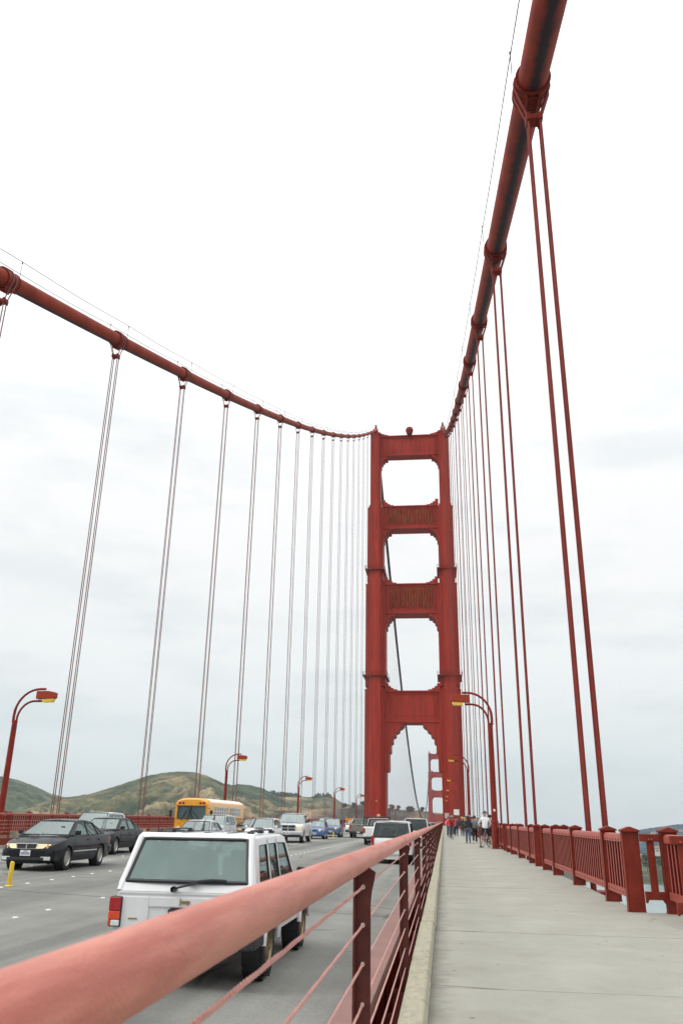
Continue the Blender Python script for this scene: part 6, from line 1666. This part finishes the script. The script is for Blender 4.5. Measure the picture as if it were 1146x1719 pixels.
def bicycle(label, loc, rz, frame='bike', group=None, lean=0):
    t_ = thing('bicycle', label, 'bicycle', loc, rz, group)
    if lean: t_.rotation_euler = (0, lean, rz)
    for y in (-.50, .52):
        w = bpy.data.objects.new('wheel', None); col.objects.link(w); w.parent = t_; w.location = (0, y, .345)
        tm = MB(); pts = [(0, .328 * math.cos(a), .328 * math.sin(a)) for a in [2 * PI * i / 28 for i in range(29)]]
        tm.tube(pts, .018, 7, cap=False).build('tyre', M['tyre'], w, smooth=60)
        pts = [(0, .306 * math.cos(a), .306 * math.sin(a)) for a in [2 * PI * i / 28 for i in range(29)]]
        MB().tube(pts, .010, 5, cap=False).lathe([(-.035, .018), (.035, .018)], (0, 0, 0), 'x', 8).build('rim', M['rim'], w, smooth=60)
        sp_ = MB()
        for i in range(18):
            a = 2 * PI * i / 18; sp_.tube([((.03 if i % 2 else -.03), .015 * math.cos(a), .015 * math.sin(a)), (0, .302 * math.cos(a + .2), .302 * math.sin(a + .2))], .0018, 3)
        q = sp_.build('spoke', M['rim'], w); q['kind'] = 'stuff'
    f = MB(); bb, st, hd, ht, ra, fa = Vector((0, -.06, .30)), Vector((0, -.20, .84)), Vector((0, .36, .66)), Vector((0, .33, .86)), Vector((0, -.50, .345)), Vector((0, .52, .345))
    for a, b_, r in ((bb, st, .016), (bb, hd, .02), (st + Vector((0, 0, -.05)), ht + Vector((0, 0, -.04)), .016), (hd, ht + Vector((0, -.01, .05)), .018)): f.tube([a, b_], r, 7)
    for s in (-1, 1):
        f.tube([bb + Vector((s * .03, 0, 0)), ra + Vector((s * .055, 0, 0))], .009, 5); f.tube([st + Vector((s * .02, 0, -.06)), ra + Vector((s * .055, 0, 0))], .008, 5); f.tube([hd + Vector((s * .05, 0, -.02)), fa + Vector((s * .05, 0, 0))], .011, 6)
    f.tube([hd + Vector((-.06, 0, -.015)), hd + Vector((.06, 0, -.015))], .013, 6)
    f.build('frame', M[frame], t_, smooth=60)
    MB().tube([(0, -.20, .83), (0, -.215, .93)], .012, 6).prism([(-.07, -.33, .935), (.07, -.33, .935), (.03, -.12, .94), (.015, -.05, .945), (-.015, -.05, .945), (-.03, -.12, .94)], (0, 0, .04)).build('saddle', M['blackplastic'], t_, bevel=.01)
    MB().tube([(0, .32, .9), (0, .37, .98)], .014, 6).tube([(-.29, .35, 1.0), (-.12, .39, .985), (.12, .39, .985), (.29, .35, 1.0)], .012, 6).tube([(-.31, .34, 1.0), (-.19, .365, .995)], .017, 6).tube([(.31, .34, 1.0), (.19, .365, .995)], .017, 6).build('handlebar', M['blackmetal'], t_, smooth=60)
    MB().lathe([(.04, .095), (.046, .095), (.046, .0)], bb, 'x', 18).tube([bb + Vector((.06, 0, 0)), bb + Vector((.065, .06, -.16))], .01, 5).tube([bb + Vector((-.06, 0, 0)), bb + Vector((-.065, -.06, .16))], .01, 5).box(bb + Vector((.11, .06, -.165)), (.09, .07, .02)).box(bb + Vector((-.11, -.06, .165)), (.09, .07, .02)).build('crank', M['rim'], t_)
    return t_
person('cyclist in white top and navy shorts standing over a bicycle by the lamp post', (12.46, 48.6, 0), 0, 'c_white', 'c_navy', None, H=1.83, pose='straddle', helmet='helmet', shorts=True, wide=1.12)
bicycle('bicycle held between the legs of the cyclist in white', (12.47, 48.75, 0), -.42, 'bike')
person('person in dark maroon jacket walking beside the lamp post, half hidden', (13.0, 53.4, 0), 0, 'c_maroon', 'c_black', H=1.72, pose='walk', phase=-1)
person('walker in black jacket and blue jeans with long dark hair', (11.75, 57.0, 0), .04, 'c_dark', 'c_jeans', H=1.66, long_hair=True, phase=.6, hem=-.06)
MB_ = None
person('walker in grey hooded top and black trousers', (12.2, 57.6, 0), -.04, 'c_grey', 'c_black', H=1.68, phase=-.6, wide=1.08, shoe='shoe_w')
person('cyclist in bright red jacket riding towards the camera', (10.82, 69.2, 0), PI, 'c_red', 'c_slate', None, H=1.75, pose='ride', helmet='helmet_w', skin='skin2')
bicycle('bicycle ridden by the cyclist in the bright red jacket', (10.82, 69.2, 0), PI + .12, 'bike_dark')
person('cyclist in pink top riding just behind the red one', (10.62, 76.5, 0), PI, 'c_pink', 'c_slate', None, H=1.72, pose='ride', helmet='helmet')
bicycle('bicycle under the rider in pink', (10.62, 76.5, 0), PI, 'bike_dark')
person('walker in dark blue jacket near the white sign', (11.35, 82, 0), 0, 'c_slate', 'c_navy', H=1.72, phase=.8)
person('walker in dark green jacket, fair hair, next to the yellow coat', (11.95, 84, 0), 0, 'c_green', 'c_slate', 'hair_blond', H=1.74, phase=-.7)
person('person in pale yellow coat walking away', (12.3, 90, 0), 0, 'c_yellow', 'c_black', 'hair_blond', H=1.72, phase=.7)
person('small distant walker in an ochre coat behind the red cyclist', (11.2, 96, 0), PI, 'c_yellow', 'c_slate', 'hair_brown', H=1.74, phase=.5)
person('distant walker in black by the picket railing', (12.9, 84, 0), 0, 'c_black', 'c_black', H=1.75, phase=-.5)

def driver(car, label, top, hair, dy=-.75, dz_=.0, x=-.36, skin='skin'):
    bpy.context.view_layer.update()
    w = car.matrix_world @ Vector((x, dy, dz_))
    return person(label, w, car.rotation_euler.z, top, 'c_dark', hair, skin=skin, H=1.74, pose='drive')
driver(DRV['black'], 'driver in dark shirt at the wheel of the nearest oncoming dark sedan', 'c_slate', 'hair_dark', .1, -.02)
driver(DRV['charcoal'], 'driver in grey at the wheel of the charcoal sedan', 'c_grey', 'hair_brown', .1, -.02)
driver(DRV['wagon'], 'driver in navy top inside the white wagon with the hood scoop', 'c_navy', 'hair_dark', .15, .1)
driver(DRV['pickup'], 'driver in black shirt inside the big white pickup', 'c_black', 'hair_brown', .35, .38)
driver(DRV['offroad'], 'driver in red top inside the white off-road car, seen through the rear glass', 'c_red', 'hair_brown', .05, .1)

# ------------------------------------------------------------------ sky haze
HAZE = 0.00007
if HAZE:
    hm = bpy.data.materials.new('haze_air'); hm.use_nodes = True; nt = hm.node_tree; nt.nodes.clear()
    o_ = N(nt, 'ShaderNodeOutputMaterial'); pv = N(nt, 'ShaderNodeVolumePrincipled'); pv.inputs['Color'].default_value = (.86, .93, .97, 1); pv.inputs['Density'].default_value = HAZE; pv.inputs['Anisotropy'].default_value = .2
    L(nt, pv.outputs[0], o_.inputs['Volume'])
    tag(MB().b2(-9600, 9600, -1800, 12500, WATER - 1, 430).build('haze', hm), kind='stuff')
